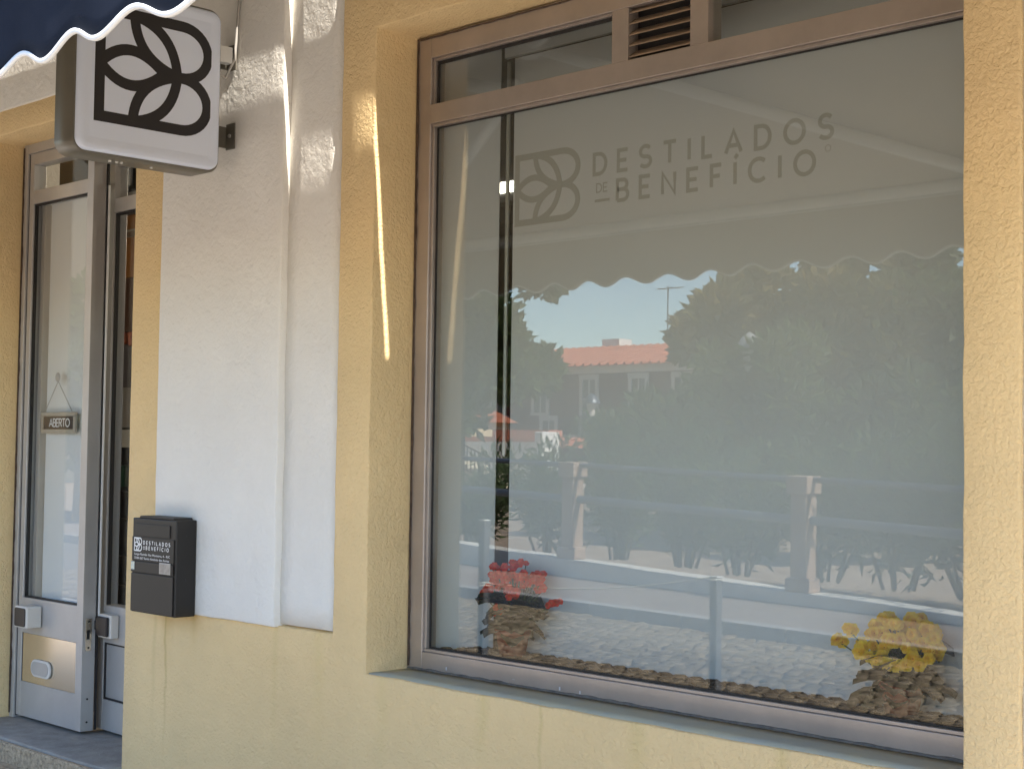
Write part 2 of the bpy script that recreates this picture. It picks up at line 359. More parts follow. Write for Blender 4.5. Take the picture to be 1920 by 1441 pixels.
for a in ((-4.165, -1.98, GY-.004, GY-.0005, .7685, .7745), (-4.165, -1.98, GY-.004, GY-.0005, 2.678, 2.6835), (-4.1655, -4.158, GY-.004, GY-.0005, .775, 2.6775),
          (-4.167, -3.29, GY-.004, GY-.0005, 2.918, 2.9305), (-4.1675, -4.157, GY-.006, GY-.0005, 2.7675, 2.9175)):
    sub('gasket', Mdark, *a, bevel=0)
sub('window_pane', Mglass, -4.178, -1.975, GY, GY+.006, .757, 2.695, bevel=0)
sub('upper_left_pane', Mglass, -4.178, -3.288, GY, GY+.006, 2.766, 2.941, bevel=0)
sub('upper_right_pane', Mglass, -2.890, -1.95, GY, GY+.006, 2.766, 2.941, bevel=0)
Mvent = mat('vent_slat_metal', (0.46, 0.36, 0.29), 0.45, metal=0.3, var=.15, vscale=12)
for k in range(5):
    z = 2.775+.036*k
    build(MB().add([(-3.216, .205, z), (-2.962, .205, z), (-2.962, .243, z+.024), (-3.216, .243, z+.024),
                    (-3.216, .207, z+.005), (-2.962, .207, z+.005), (-2.962, .241, z+.029), (-3.216, .241, z+.029)],
                   [(0,1,2,3), (4,5,6,7), (0,1,5,4), (1,2,6,5), (2,3,7,6), (3,0,4,7)]), 'vent_slat', Mvent, win)
sub('vent_back', Mdark, -3.216, -2.962, .2505, .26, 2.767, 2.94, bevel=0)
# mitre line and irregular old sealant round the frame
def sealant(p0, p1, nrm, name, w=.006, seed=0):
    p0 = Vector(p0); p1 = Vector(p1); n = int((p1-p0).length/.018); mb = MB(); vs = []
    nv = Vector(nrm)
    for i in range(n+1):
        p = p0.lerp(p1, i/n); a = w*(.7+1.1*abs(noise.noise(Vector((i*.21, seed, 0))))+.8*max(0, noise.noise(Vector((i*.05, seed+5, 0)))))
        vs += [p - Vector((0, .006, 0)), p + nv*a + Vector((0, -.004-.3*a, 0)), p + nv*a*1.05 + Vector((0, .004, 0))]
    fs = []
    for i in range(n):
        for k in range(2): fs.append((3*i+k, 3*i+3+k, 3*i+4+k, 3*i+1+k))
    mb.add(vs, fs, True); return build(mb, name, Mcaulk, win)
sealant((-4.251, FY, .70), (-4.251, FY, 3.02), (1, 0, 0), 'sealant', .007, 1)
sealant((-4.25, FY, 3.018), (-1.92, FY, 3.018), (0, 0, -1), 'sealant', .005, 2)
Mgs = mat('grey_sealant', (0.16, 0.15, 0.14), 0.7, var=.5, vscale=40)
o = sealant((-4.25, FY, .692), (-1.92, FY, .692), (0, 0, 1), 'sealant', .007, 3); o.data.materials[0] = Mgs
for i in range(26):
    xx = random.uniform(-4.2, -2.0); s_ = random.uniform(.002, .006)
    mb = MB().box(xx, xx+s_*random.uniform(1, 3), FY-.0012, FY, .70+random.random()*.02, .70+random.random()*.02+s_)
    if i < 5: build(mb, 'paint_fleck', Mpanel, win)

# ---- doors
def doorleaf(o, name, x0, x1, tf=None):
    pass
dfr = build(MB().box(-7.356, -7.312, .205, .27, .10, 3.034), 'door_frame', Malud, bld, .002)
bx('frame_head', Malud, dfr, -7.3115, -5.92, .206, .27, 2.985, 3.034)
bx('gasket', Mdark, dfr, -7.311, -7.305, .215, .262, .11, 2.984)
# dark gap line + weathered edge
o = sealant((-7.352, .205, .12), (-7.352, .205, 3.02), (1, 0, 0), 'sealant', .009, 8); o.parent = dfr
leaf = build(MB().box(-7.304, -7.262, .215, .285, .116, 2.984), 'door_leaf', Malud, bld, .003)
leaf['label'] = 'closed left leaf with white blind behind its glass'
def lb(name, m, *a, bevel=.002): return bx(name, m, leaf, *a, bevel=bevel)
lb('leaf_stile', Malud, -6.712, -6.652, .215, .285, .116, 2.984)
lb('leaf_rail', Malud, -7.2615, -6.7125, .216, .285, .116, .290)
lb('leaf_rail', Malud, -7.2615, -6.7125, .216, .285, .535, .712)
lb('leaf_rail', Malud, -7.2615, -6.7125, .216, .285, 2.722, 2.790)
lb('leaf_rail', Malud, -7.2615, -6.7125, .216, .285, 2.925, 2.984)
lb('door_pane', Mglassd, -7.262, -6.712, .243, .249, .712, 2.722, bevel=0)
lb('upper_pane', Mglassd, -7.262, -6.712, .243, .249, 2.790, 2.925, bevel=0)
lb('kick_panel', Mbrushed, -7.25, -6.7135, .2175, .26, .2905, .5345)
for a in ((-7.2615, -7.254, .225, .242, .7125, 2.7215), (-7.2535, -6.7125, .225, .242, .7125, .720), (-7.2535, -6.7125, .225, .242, 2.713, 2.7215), (-7.2612, -7.2505, .22, .24, .2905, .5345)):
    lb('gasket', Mdark, *a, bevel=0)
lb('pane_trim', Mgreytube, -7.253, -7.215, .26, .30, .713, 2.721)
# lock cover: white body, black rounded face
def lockbox(par, x, z, y0, nm):
    b1 = bx('lock_cover', Mplast, par, x, x+.125, y0-.085, y0-.001, z, z+.108, bevel=.008)
    mb = MB(); p = []
    for cx, cz, a in ((x+.105, z+.088, 0), (x+.02, z+.088, 90), (x+.02, z+.02, 180), (x+.105, z+.02, 270)):
        p += arc(cx, cz, .012, .012, a, a+90, 4)
    mb.prism(p, y0-.090, y0-.0851); build(mb, 'keypad_face', Mblackp, b1, .002)
    return b1
lockbox(leaf, -7.175, .575, .214, 'l')
mb = MB(); p = arc(-7.10, .372, .043, .043, 90, 270, 10)+arc(-6.985, .372, .043, .043, -90, 90, 10)
mb.prism(p, .206, .217); h1 = build(mb, 'flush_pull', Mplast, leaf, .003)
mb = MB(); p = arc(-7.10, .372, .033, .033, 90, 270, 10)+arc(-6.995, .372, .033, .033, -90, 90, 10)
mb.prism(p, .2035, .2058); build(mb, 'pull_recess', Malud, leaf, .001)
# strike plate on the meeting edge, facing right
mb = MB().box(-6.6518, -6.6485, .232, .262, .50, .655); sp = build(mb, 'strike_plate', Mbrushed, leaf)
mb = MB().box(-6.6484, -6.6475, .236, .252, .555, .60); build(mb, 'strike_hole', Mdark, leaf)
for z in (.515, .64, .27, .16):
    mb = MB().tube([(-6.6486, .247, z), (-6.6465, .247, z)], .005, 10); build(mb, 'screw', Mdark, leaf)
build(MB().box(-6.6515, -6.647, .2865, .298, .12, 2.98), 'weather_strip', Mdark, leaf)
# right leaf, set a little further in
a0 = Vector((-6.718, .335)); ang = math.atan2(.30-.335, .785)
def rleaf(p):
    x, y, z = p; c, s_ = math.cos(ang), math.sin(ang); return (a0.x+x*c-y*s_, a0.y+x*s_+y*c, z)
def rb(name, m, par, *a, bevel=.002): return build(MB().box(*a).mapped(rleaf), name, m, par, bevel)
rl = rb('door_leaf', Malud, bld, 0, .062, 0, .07, .116, 2.93); rl['label'] = 'right leaf standing slightly open onto the dark interior'
rb('leaf_stile', Malud, rl, .725, .785, 0, .07, .116, 2.93)
for z0, z1 in ((.116, .262), (.535, .715), (2.63, 2.70), (2.86, 2.93)): rb('leaf_rail', Malud, rl, .0625, .7245, .001, .07, z0, z1)
rb('door_pane', Mglassd, rl, .062, .725, .03, .036, .715, 2.63, bevel=0)
rb('upper_pane', Mglassd, rl, .062, .725, .03, .036, 2.70, 2.86, bevel=0)
rb('kick_panel', Malud, rl, .071, .724, .012, .05, .2705, .526)
for a in ((.0625, .0705, .006, .03, .2625, .5345), (.0708, .7242, .006, .03, .2625, .2702), (.0708, .7242, .006, .03, .5265, .5345),
          (.0625, .070, .010, .029, .7155, 2.6295), (.0702, .7242, .010, .029, 2.619, 2.6295)): rb('gasket', Mdark, rl, *a, bevel=0)
b1 = rb('lock_cover', Mplast, rl, .085, .215, -.045, -.001, .566, .678, bevel=.006)
rb('keypad_face', Mblackp, b1, .098, .202, -.062, -.0455, .576, .668, bevel=.006)
rb('turn_knob', Mblackp, b1, .075, .0975, -.060, -.046, .60, .645, bevel=.004)
# ---- things at the door
blind = tag(build(MB().box(-7.21, -6.64, .292, .300, .66, 2.76), 'door_blind', Mblind), 'white flat blind behind the glass of the closed door leaf', 'blind')
sg = thing('open_sign', 'small brown sign reading ABERTO in a pale wooden frame hung on a suction hook', 'sign', (-7.0, .262, 1.6))
def hang_sign(x0, x1, z0, z1, y):
    t = .020
    for a in ((x0, x1, z1-t, z1), (x0, x1, z0, z0+t)): bx('frame_bar', Mlwood, sg, a[0], a[1], y, y+.014, a[2], a[3], bevel=.001)
    for a in ((x0, x0+t-.001), (x1-t+.001, x1)): bx('frame_bar', Mlwood, sg, a[0], a[1], y+.0005, y+.0135, z0+t+.0003, z1-t-.0003, bevel=.001)
    pl = bx('sign_plate', Mbrownp, sg, x0+t, x1-t, y+.006, y+.012, z0+t+.001, z1-t-.001, bevel=0)
    mb = MB(); fn = lambda x, z, h: (x, y+.0058-h, z)
    cx = (x0+x1)/2+.01; hh = (z1-z0)*.36
    lettering(mb, 'ABERTO', cx-.105, cx+.10, (z0+z1)/2-hh/2, hh, .0062, fn); build(mb, 'lettering', Mwprint, pl, recalc=False)
    mb = MB().tube([(cx-.01, y-.002, z1+.155), (x0+.03, y+.005, z1)], .0022, 6).tube([(cx-.01, y-.002, z1+.155), (x1-.035, y+.005, z1)], .0022, 6); build(mb, 'cord', Mgreytube, sg)
    mb = MB().lathe([(0, .004), (.012, .004), (.022, .001), (.024, -.002)], 0, 0, 0, 16).mapped(lambda p: (p.x+cx-.01, y-.006-p.z, p.y+z1+.175)); build(mb, 'suction_cup', Mgreytube, sg)
hang_sign(-7.20, -6.855, 1.545, 1.652, .257)

# ================================================================ GROUND
def quad(pts): return MB().add(pts, [tuple(range(len(pts)))])
Mearth = mat('sandy_ground', (0.38, 0.29, 0.215), 0.95, var=.25, vscale=1.5, bump=[(6, .4, .05), (40, .4, .01)])
struct(quad([(-400, -400, -.06), (400, -400, -.06), (400, 60, -.06), (-400, 60, -.06)]), 'ground', Mearth)
struct(quad([(-30, -.9, -.001), (12, -.9, -.001), (12, 0.3, -.001), (-30, .3, -.001)]), 'pavement', Mpebble)
stp = thing('doorstep', 'grey stone threshold slab in front of the glazed doors with a coarse tan edge', 'step', (-6.6, 0, 0))
mb = wall_mesh([-9.0, -5.90], [-.075, .60], lambda i, j: True, 0, 1, step=.06, jit=.004, seed=41, depthj=.004)
mb.mapped(lambda p: (p.x, p.z, .098+ (p.y if p.y < .5 else -.14)))
build(mb, 'step_slab', Mstone, stp, .006)
bx('riser', Mpebble, stp, -9.0, -5.90, -.105, -.074, -.02, .088, bevel=.01)
def kerby(x): return -6.16+(x+7.98)*-.10*-1
# kerb line: y = -6.16 + slope*(x+7.98), slope +0.10
KY = lambda x: -6.16+.10*(x+7.98)
# cobbles: individually split stone blocks in the street, bedded in sand
Mbed = mat('cobble_bedding', (0.16, 0.14, 0.12), 0.95, var=.3, vscale=20, bump=[(80, .5, .01)])
Mbounce = mat('pale_bounce_paving', (0.56, 0.51, 0.45), 0.9, var=.25, vscale=12, bump=[(12, .6, .012), (60, .4, .006)])
struct(quad([(-30, -3.35, .004), (12, -3.35, .004), (12, -.85, .004), (-30, -.85, .004)]), 'bounce_pavement', Mbounce)  # unseen pale strip added to bounce sunlight onto the lower walls
street = struct(quad([(-40, KY(-40), -.012), (12, KY(12), -.012), (12, -.9, -.012), (-40, -.9, -.012)]), 'cobbled_street', Mbed)
Mcob = [mat('cobble_stone_%s' % s, c, .85, var=.35, vscale=18, spec=.2, bump=[(35, .8, .012), (120, .4, .004)]) for s, c in (('pale', (.33, .26, .18)), ('mid', (.20, .155, .105)), ('warm', (.26, .20, .13)))]
cm = []
for k in range(9):
    mb = MB(); n = 7; a_ = .047; rn = random.Random(k)
    ring = []
    for q in range(8):
        t = 2*math.pi*q/8; rr = a_*(1.0+.22*rn.random()+(.22 if q % 2 else 0)); ring.append((rr*math.cos(t), rr*math.sin(t)))
    vs = [(x, y, -.03) for x, y in ring]+[(x*.97, y*.97, .002+.006*rn.random()) for x, y in ring]+[(x*.72, y*.72, .009+.007*rn.random()) for x, y in ring]+[(0, 0, .010+.006*rn.random())]
    fs = [(i, (i+1) % 8, (i+1) % 8+8, i+8) for i in range(8)]+[(i+8, (i+1) % 8+8, (i+1) % 8+16, i+16) for i in range(8)]+[(i+16, (i+1) % 8+16, 24) for i in range(8)]
    me = bpy.data.meshes.new('cobble'); me.from_pydata(vs, [], fs); me.polygons.foreach_set('use_smooth', [True]*len(fs)); me.materials.append(Mcob[k % 3]); cm.append((me, vs, fs))
cob = []
P = .104
for j in range(60):
    yy = -.95-P*j
    for i in range(260):
        xx = -16.5+P*i*1.03+(P*.5 if j % 2 else 0)+random.uniform(-.022, .022)+.05*noise.noise(Vector((i*.15, j*.5, 2))); y2 = yy+random.uniform(-.022, .022)+.10*noise.noise(Vector((i*.11, j*.16, 0)))+.05*noise.noise(Vector((i*.4, j*.1, 7)))
        if y2 < KY(xx)+.05 or xx > 4: continue
        if y2 > -3.38: continue
        cob.append((xx, y2, random.uniform(0, 6.28), random.randrange(9), random.uniform(-.004, .004)))
# the ones seen largest (mirrored in the window) become single objects
def vis(c):
    x, y = c[0], c[1]; d = math.hypot(x, 3.96-y); th = math.degrees(math.atan2(-x, 3.96-y))
    return d if (29.5 < th < 49.2 and -y > 3.3) else d+100
cob.sort(key=vis)
for c in cob[:300]:
    o = bpy.data.objects.new('cobble', cm[c[3]][0]); COL.objects.link(o); o.parent = street
    o.location = (c[0], c[1], c[4]); o.rotation_euler = (random.uniform(-.05, .05), random.uniform(-.05, .05), c[2])
rest = [[], [], []]
mbs = [MB(), MB(), MB()]
for c in cob[300:]:
    me, vs, fs = cm[c[3]]; ca, sa = math.cos(c[2]), math.sin(c[2])
    mbs[c[3] % 3].add([(c[0]+x*ca-y*sa, c[1]+x*sa+y*ca, z+c[4]) for x, y, z in vs], fs, True)
big = MB(); midx = []
for k in range(3):
    n0 = len(big.f); big.add(mbs[k].v, mbs[k].f, True); midx += [k]*(len(big.f)-n0)
o = build(big, 'cobble_paving', Mcob[0], street, recalc=False); o['kind'] = 'stuff'
o.data.materials.append(Mcob[1]); o.data.materials.append(Mcob[2]); o.data.polygons.foreach_set('material_index', midx)
# kerb and raised far pavement
Mconc = mat('kerb_concrete', (0.38, 0.37, 0.36), .85, var=.2, vscale=5, bump=[(30, .3, .006)])
Mpink = mat('worn_paving', (0.28, 0.23, 0.20), .9, var=.18, vscale=2.2, bump=[(25, .3, .006)], stain=(3.5, .63, (.36, .32, .29)))
def strip(x0, x1, fa, fb, za, zb, nseg=24, wob=0):
    """box-section strip following two y(x) lines; za bottom, zb top"""
    mb = MB(); vs = []
    for i in range(nseg+1):
        x = x0+(x1-x0)*i/nseg; wv = wob*noise.noise(Vector((x*.9, za, 1)))
        vs += [(x, fa(x), za), (x, fa(x), zb+wv if not callable(zb) else zb(x)+wv), (x, fb(x), zb+wv if not callable(zb) else zb(x)+wv), (x, fb(x), za)]
    fs = []
    for i in range(nseg):
        for k in range(4): fs.append((4*i+k, 4*i+4+k, 4*i+4+(k+1) % 4, 4*i+(k+1) % 4))
    fs += [(0, 1, 2, 3), (4*nseg, 4*nseg+3, 4*nseg+2, 4*nseg+1)]
    return mb.add(vs, fs)
kerb = None
Lk = 1.0
kb = bpy.data.objects.new('kerb', None); COL.objects.link(kb); kb['kind'] = 'structure'; kb['_o'] = (0, 0, 0)
for i in range(34):
    xa = -30+i*Lk*1.15; xb = xa+1.142
    build(strip(xa, xb, lambda x: KY(x)-.14, lambda x: KY(x), -.05, .112, 2), 'kerb_stone', Mconc, kb, .010)
PYL = lambda x: -7.98+.155*(x+9.4)           # front of low wall
struct(strip(-45, 10, lambda x: KY(x)-.145, lambda x: PYL(x)-.2, -.05, .105, 60, .006), 'far_pavement', Mpink)
Z0 = lambda x: .262-.022*(x+10.2)          # top of low wall
Mcream = mat('pinkish_plaster', (0.42, 0.30, 0.23), .9, var=.12, vscale=4, bump=[(30, .4, .006)])
Mcop = mat('pale_coping', (0.74, 0.71, 0.66), .8, var=.15, vscale=8, bump=[(30, .4, .008)])
fence = thing('park_fence', 'plastered posts with caps and grey pipe rails on a low wall beside the oleanders', 'fence', (-9, -8.2, .25))
build(strip(-26, 2, lambda x: PYL(x)-.30, lambda x: PYL(x), .0, lambda x: Z0(x)-.022, 60), 'low_wall', mat('wall_render_grey', (.42, .41, .40), .9, var=.2, vscale=3, bump=[(30, .4, .006)]), fence)
build(strip(-26, 2, lambda x: PYL(x)-.32, lambda x: PYL(x)+.015, .1, lambda x: Z0(x), 200, .014), 'coping', Mcop, fence)
Mrail2 = mat('lamp_grey', (.34, .34, .33), .5); Mrail = mat('grey_rail_paint', (0.12, 0.135, 0.16), .4, metal=.3)
posts = []; POSTX, PSP = -8.12, 3.42
for k in range(-3, 3):
    x = POSTX+k*PSP; y = PYL(x)-.15; z = Z0(x); posts.append((x, y, z))
    s_ = .088
    m = MB().box(x-s_, x+s_, y-s_, y+s_, z-.03, z+.93); pt = build(m, 'fence_post', Mcream, fence, .012)
    m = MB().box(x-s_-.032, x+s_+.032, y-s_-.032, y+s_+.032, z+.90, z+1.07); build(m, 'post_cap', Mcream, pt, .015, 3)
    m = MB().box(x-s_-.05, x+s_+.05, y-s_-.0, y+s_+.03, z-.02, z+.13); build(m, 'post_foot', Mcream, pt, .03, 3)
for k in range(5):
    a, b = posts[k], posts[k+1]
    for hz, rd in ((1.035, .030), (.66, .045)):
        build(MB().tube([(a[0]+.1, a[1], a[2]+hz), (b[0]-.1, b[1], b[2]+hz)], rd, 10), 'rail', Mrail, fence)
struct(MB().add([(-60, PYL(-60)-.25, .2), (14, PYL(14)-.25, .05), (20, -26, .1), (-70, -34, .2)], [(0, 1, 2, 3)]), 'park_ground', Mearth)
struct(MB().add([(-70, -33.9, .19), (20, -25.9, .09), (300, -300, -3), (-300, -300, -3)], [(0, 1, 2, 3)]), 'hill_slope', Mearth)

# ================================================================ AWNING
aw = thing('awning', 'navy fabric awning with a scalloped valance edged in white over the shop front', 'awning', (-3, -1.8, 2.6))
AX0, AX1 = -8.7, 1.25; FYB = -1.85
# canopy fabric
nx, ny = 60, 10; vs = []; fs = []
for i in range(nx+1):
    for j in range(ny+1):
        t = j/ny; x = AX0+(AX1-AX0)*i/nx; y = -.19+(FYB+.19)*t; z = 3.70+(2.665-3.70)*t-.03*math.sin(math.pi*t)*(1+.3*math.sin(x*1.3)); vs.append((x, y, z))
for i in range(nx):
    for j in range(ny): a = i*(ny+1)+j; fs.append((a, a+1, a+ny+2, a+ny+1))
Mlin = mat('beige_awning_lining', (0.42, 0.36, 0.26), .95, var=.08, vscale=2, bump=[(300, .3, .001)], spec=.1)
ln = build(MB().add([(x, y+.004, z-.006) for x, y, z in vs], fs, True), 'lining', Mlin, aw)
cp = build(MB().add(vs, fs, True), 'canopy', Mnavy, aw); sm = cp.modifiers.new('th', 'SOLIDIFY'); sm.thickness = .002
build(MB().tube([(AX0, FYB, 2.640), (AX1, FYB, 2.640)], .028, 12), 'front_bar', Mwmetal, aw)
build(MB().box(AX0, AX1, FYB-.059, FYB-.030, 2.606, 2.668), 'bar_lip', Mwmetal, aw)
# scalloped valance
PER = .2625
def low(x):   # lower edge height
    ph = ((x+2.585)/PER) % 1.0
    return 2.366+.020*(-math.cos(2*math.pi*ph))+.006*noise.noise(Vector((x*2, 0, 0)))
def vy(x, t): return FYB-.045+(-.013*math.sin((x*2*math.pi/.95)+1.2)*t-.003*math.sin(x*2*math.pi/PER+.6)*t)
n = int((AX1-AX0)/.0125); vs = []; fs = []; m_ = 6
for i in range(n+1):
    x = AX0+(AX1-AX0)*i/n; zl = low(x)
    for j in range(m_+1):
        t = j/m_; vs.append((x, vy(x, t), 2.612+(zl-2.612)*t))
for i in range(n):
    for j in range(m_): a = i*(m_+1)+j; fs.append((a, a+1, a+m_+2, a+m_+1))
va = build(MB().add([(x, y+.004, z) for x, y, z in vs], fs, True), 'valance_lining', Mlin, aw)
va = build(MB().add(vs, fs, True), 'valance', Mnavy, aw); sm = va.modifiers.new('th', 'SOLIDIFY'); sm.thickness = .0025
pts = [(AX0+(AX1-AX0)*i/n, vy(AX0+(AX1-AX0)*i/n, 1), low(AX0+(AX1-AX0)*i/n)) for i in range(n+1)]
mb = MB(); vs = []; fs = []
for (x, y, z) in pts: vs += [(x, y-.004, z-.0055), (x, y-.004, z+.0055), (x, y+.005, z+.0055), (x, y+.005, z-.0055)]
for i in range(len(pts)-1):
    for k in range(4): fs.append((4*i+k, 4*i+4+k, 4*i+4+(k+1) % 4, 4*i+(k+1) % 4))
build(mb.add(vs, fs, True), 'piping', Mtrim, va)
# folding arms
for (sh, el, fr) in (((-3.1, -.22, 3.52), (-4.62, -.70, 3.255), (-3.0, -1.80, 2.645)), ((-6.45, -.22, 3.52), (-4.93, -.92, 3.14), (-6.75, -1.80, 2.645)), ((.2, -.22, 3.52), (-1.2, -.8, 3.2), (.35, -1.80, 2.645))):
    a = build(MB().tube([sh, el], .032, 10), 'arm', Mwmetal, aw)
    build(MB().tube([el, fr], .028, 10), 'forearm', Mwmetal, a)
    build(MB().tube([Vector(el)+Vector((0, 0, .05)), Vector(el)-Vector((0, 0, .05))], .045, 12), 'elbow', Mwmetal, a)
# cassette standing just off the wall: the sun slips through behind it
build(MB().add([(x, y, z) for x in (AX0, AX1) for y, z in ((-.0765, 3.45), (-.118, 3.76), (-.24, 3.76), (-.24, 3.45))], [(0,1,2,3), (7,6,5,4), (0,4,5,1), (1,5,6,2), (2,6,7,3), (3,7,4,0)]), 'cassette', Mwmetal, aw, .002)
for q_ in ((AX0, -4.86), (-2.80, AX1)): build(MB().box(q_[0], q_[1], -.0763, -.0592, 3.44, 3.46), 'sun_gap_blocker', Mwmetal, aw)  # added out of view to close both ends of the sun gap
build(MB().box(AX0, AX1, -.059, -.027, 3.43, 3.47), 'gap_divider_bar', Mwmetal, aw)  # unseen bar added to split the sunlight into two bands on the wall
build(MB().box(-4.20, AX1, -.0265, -.002, 3.44, 3.46), 'wall_gap_blocker', Mwmetal, aw)  # unseen block added to keep sun off the wall right of the strip
for x in (-7.9, -5.9, -5.55, -1.0, 1.5):
    build(MB().box(x, x+.07, -.10, -.001, 3.48, 3.62), 'wall_bracket', Mwmetal, aw)

# ================================================================ PROJECTING SIGN
si = thing('projecting_sign', 'square illuminated box sign with a black leaf emblem on two wall brackets', 'sign', (-5.14, -.02, 2.9))
def rrect(y0, y1, z0, z1, rad, n=7):
    p = []
    for cy, cz, a in ((y1-rad, z1-rad, 0), (y0+rad, z1-rad, 90), (y0+rad, z0+rad, 180), (y1-rad, z0+rad, 270)): p += arc(cy, cz, rad, rad, a, a+90, n)
    return p
def loft(mb, loops, xs_, close_end=True, smooth=True):
    n = len(loops[0]); vs = []
    for lp, x in zip(loops, xs_): vs += [(x, a, b) for a, b in lp]
    fs = []
    for i in range(len(loops)-1):
        for j in range(n): fs.append((i*n+j, i*n+(j+1) % n, (i+1)*n+(j+1) % n, (i+1)*n+j))
    mb.add(vs, fs, smooth)
    if close_end:
        mb.add([(xs_[-1], a, b) for a, b in loops[-1]], [tuple(range(n))]); mb.add([(xs_[0], a, b) for a, b in loops[0]], [tuple(range(n))[::-1]])
    return mb
SY0, SY1, SZ0, SZ1 = -.755, -.115, 2.572, 3.222
def inset(k, rad): return rrect(SY0+k, SY1-k, SZ0+k, SZ1-k, max(.01, rad-k))
build(loft(MB(), [inset(.006, .055), inset(0, .055), inset(0, .055), inset(.004, .055)], [-5.222, -5.217, -5.089, -5.084]), 'casing', Mbox, si)
fo = build(loft(MB(), [inset(.010, .055), inset(.012, .055), inset(.022, .055), inset(.040, .055), inset(.060, .060)], [-5.0838, -5.072, -5.062, -5.064, -5.068]), 'light_face', Mface, si)
mb = MB(); fn = lambda x, z, h: (-5.0678+h, x, z)
emblem(mb, -.657, 2.716, .405, .470, .042, fn, .0005); build(mb, 'emblem', Mblack, fo, recalc=False)
for z in (2.70, 3.02):
    b1 = build(MB().box(-5.175, -5.165, -.1145, -.006, z, z+.085), 'bracket', Mbox, si, .001)
    build(MB().box(-5.165, -5.105, -.031, -.0262, z-.01, z+.095), 'wall_plate', Mbox, b1, .001)
    build(MB().tube([(-5.135, -.0315, z+.045), (-5.135, -.037, z+.045)], .008, 10), 'bolt', Mgreytube, b1)
build(MB().box(-5.14, -5.10, -.1145, -.05, 3.03, 3.095), 'terminal_block', Mwmetal, si, .002)
for y in (-.56, -.53, -.51, -.38):
    build(MB().tube([(-5.15, y, 2.573), (-5.15, y, 2.566)], .006, 10), 'screw', Mwmetal, si)
build(MB().tube([(-5.13, -.12, 3.00), (-5.12, -.07, 2.97), (-5.10, -.04, 3.05), (-5.09, -.03, 3.3)], .006, 8), 'cable', Mgreytube, si)

# ================================================================ MAILBOX
mx_ = thing('mailbox', 'black metal mailbox with white shop lettering mounted on the wall', 'mailbox', (-5.48, 0, .8))
MX0, MX1, MZ0, MZ1, MY = -5.652, -5.318, .800, 1.190, -.122
build(MB().box(MX0, MX1, MY, -.026, MZ0, MZ1), 'box_body', Mmail, mx_, .004)
build(MB().prism([(MX0+.04, 1.190), (MX1-.02, 1.190), (MX1-.03, 1.200), (MX0+.05, 1.200)], MY+.004, -.03), 'top_cap', Mmail, mx_, .003)
bx('front_door', Mmail, mx_, MX0+.003, MX1-.012, MY-.006, MY-.0005, MZ0+.004, .962, bevel=.002)
fl = bx('letter_flap', Mmail, mx_, MX0+.030, MX1-.045, MY-.004, MY-.0005, 1.116, 1.168, bevel=.002)
fb = bx('name_band', Mmail, mx_, MX0+.003, MX1-.012, MY-.0075, MY-.0005, .966, 1.011, bevel=.002)
fpn = bx('front_plate', Mmail, mx_, MX0+.003, MX1-.012, MY-.0035, MY-.0004, 1.0135, 1.112, bevel=.001)
lw_ = bx('label_window', mat('clear_label', (.42, .38, .34), .3, var=.4, vscale=40), mx_, MX1-.105, MX1-.030, MY-.011, MY-.0078, .974, 1.012, bevel=.002)
bx('label_frame', Mgreytube, mx_, MX1-.109, MX1-.026, MY-.0095, MY-.0077, .970, 1.016, bevel=.001)
bx('blue_sticker', mat('sticker_blue', (.35, .50, .62), .4, var=.7, vscale=80, col2=(.75, .72, .55)), mx_, MX0+.006, MX0+.032, MY-.0085, MY-.0077, .976, 1.009, bevel=0)
fn = lambda x, z, h: (x, MY-.0036-h, z)
mb = MB(); emblem(mb, MX0+.022, 1.055, .052, .056, .0055, fn, .0003)
lettering(mb, 'DESTILADOS', MX0+.092, MX1-.040, 1.0835, .0135, .0032, fn, .0003)
lettering(mb, 'BENEFÍCIO', MX0+.112, MX1-.050, 1.062, .0135, .0032, fn, .0003)
lettering(mb, 'DE', MX0+.091, MX0+.102, 1.068, .006, .0013, fn, .0003); ribbon(mb, [(MX0+.090, 1.063), (MX0+.104, 1.063)], .0018, fn, .0003)
build(mb, 'logo_print', Mwprint, fpn, recalc=False)
def text(s_, x0, x1, z, h, y, m, par, name):
    cu = bpy.data.curves.new(name, 'FONT'); cu.body = s_; cu.size = h*1.35; cu.extrude = .0002
    to = bpy.data.objects.new(name, cu); COL.objects.link(to)
    bpy.context.view_layer.update(); wd = to.dimensions.x
    me = bpy.data.meshes.new_from_object(to); bpy.data.objects.remove(to)
    L = Vector(par['_o']); k = (x1-x0)/wd
    for v in me.vertices: v.co = Vector((x0+v.co.x*k, y-.0003-v.co.z, z+v.co.y))-L
    me.materials.clear(); me.materials.append(m)
    o = bpy.data.objects.new(name, me); COL.objects.link(o); o.parent = par; o['_o'] = tuple(L); return o
text('Largo Romão Vaz Monteiro, 4 - R/C', MX0+.022, MX1-.040, 1.037, .0095, MY-.0036, Mwprint, fpn, 'address_print')
text('7330-267 Santo António das Areias', MX0+.022, MX1-.045, 1.0205, .0095, MY-.0036, Mwprint, fpn, 'address_print')
for y, z in ((-.075, 1.13), (-.075, .95)): build(MB().tube([(MX1+.0002, y, z), (MX1+.002, y, z)], .004, 8), 'rivet', Mblackp, mx_)
Mrust = mat('rust_streak', (0.42, 0.24, 0.08), .9, var=.6, vscale=20, col2=(.62, .45, .21))
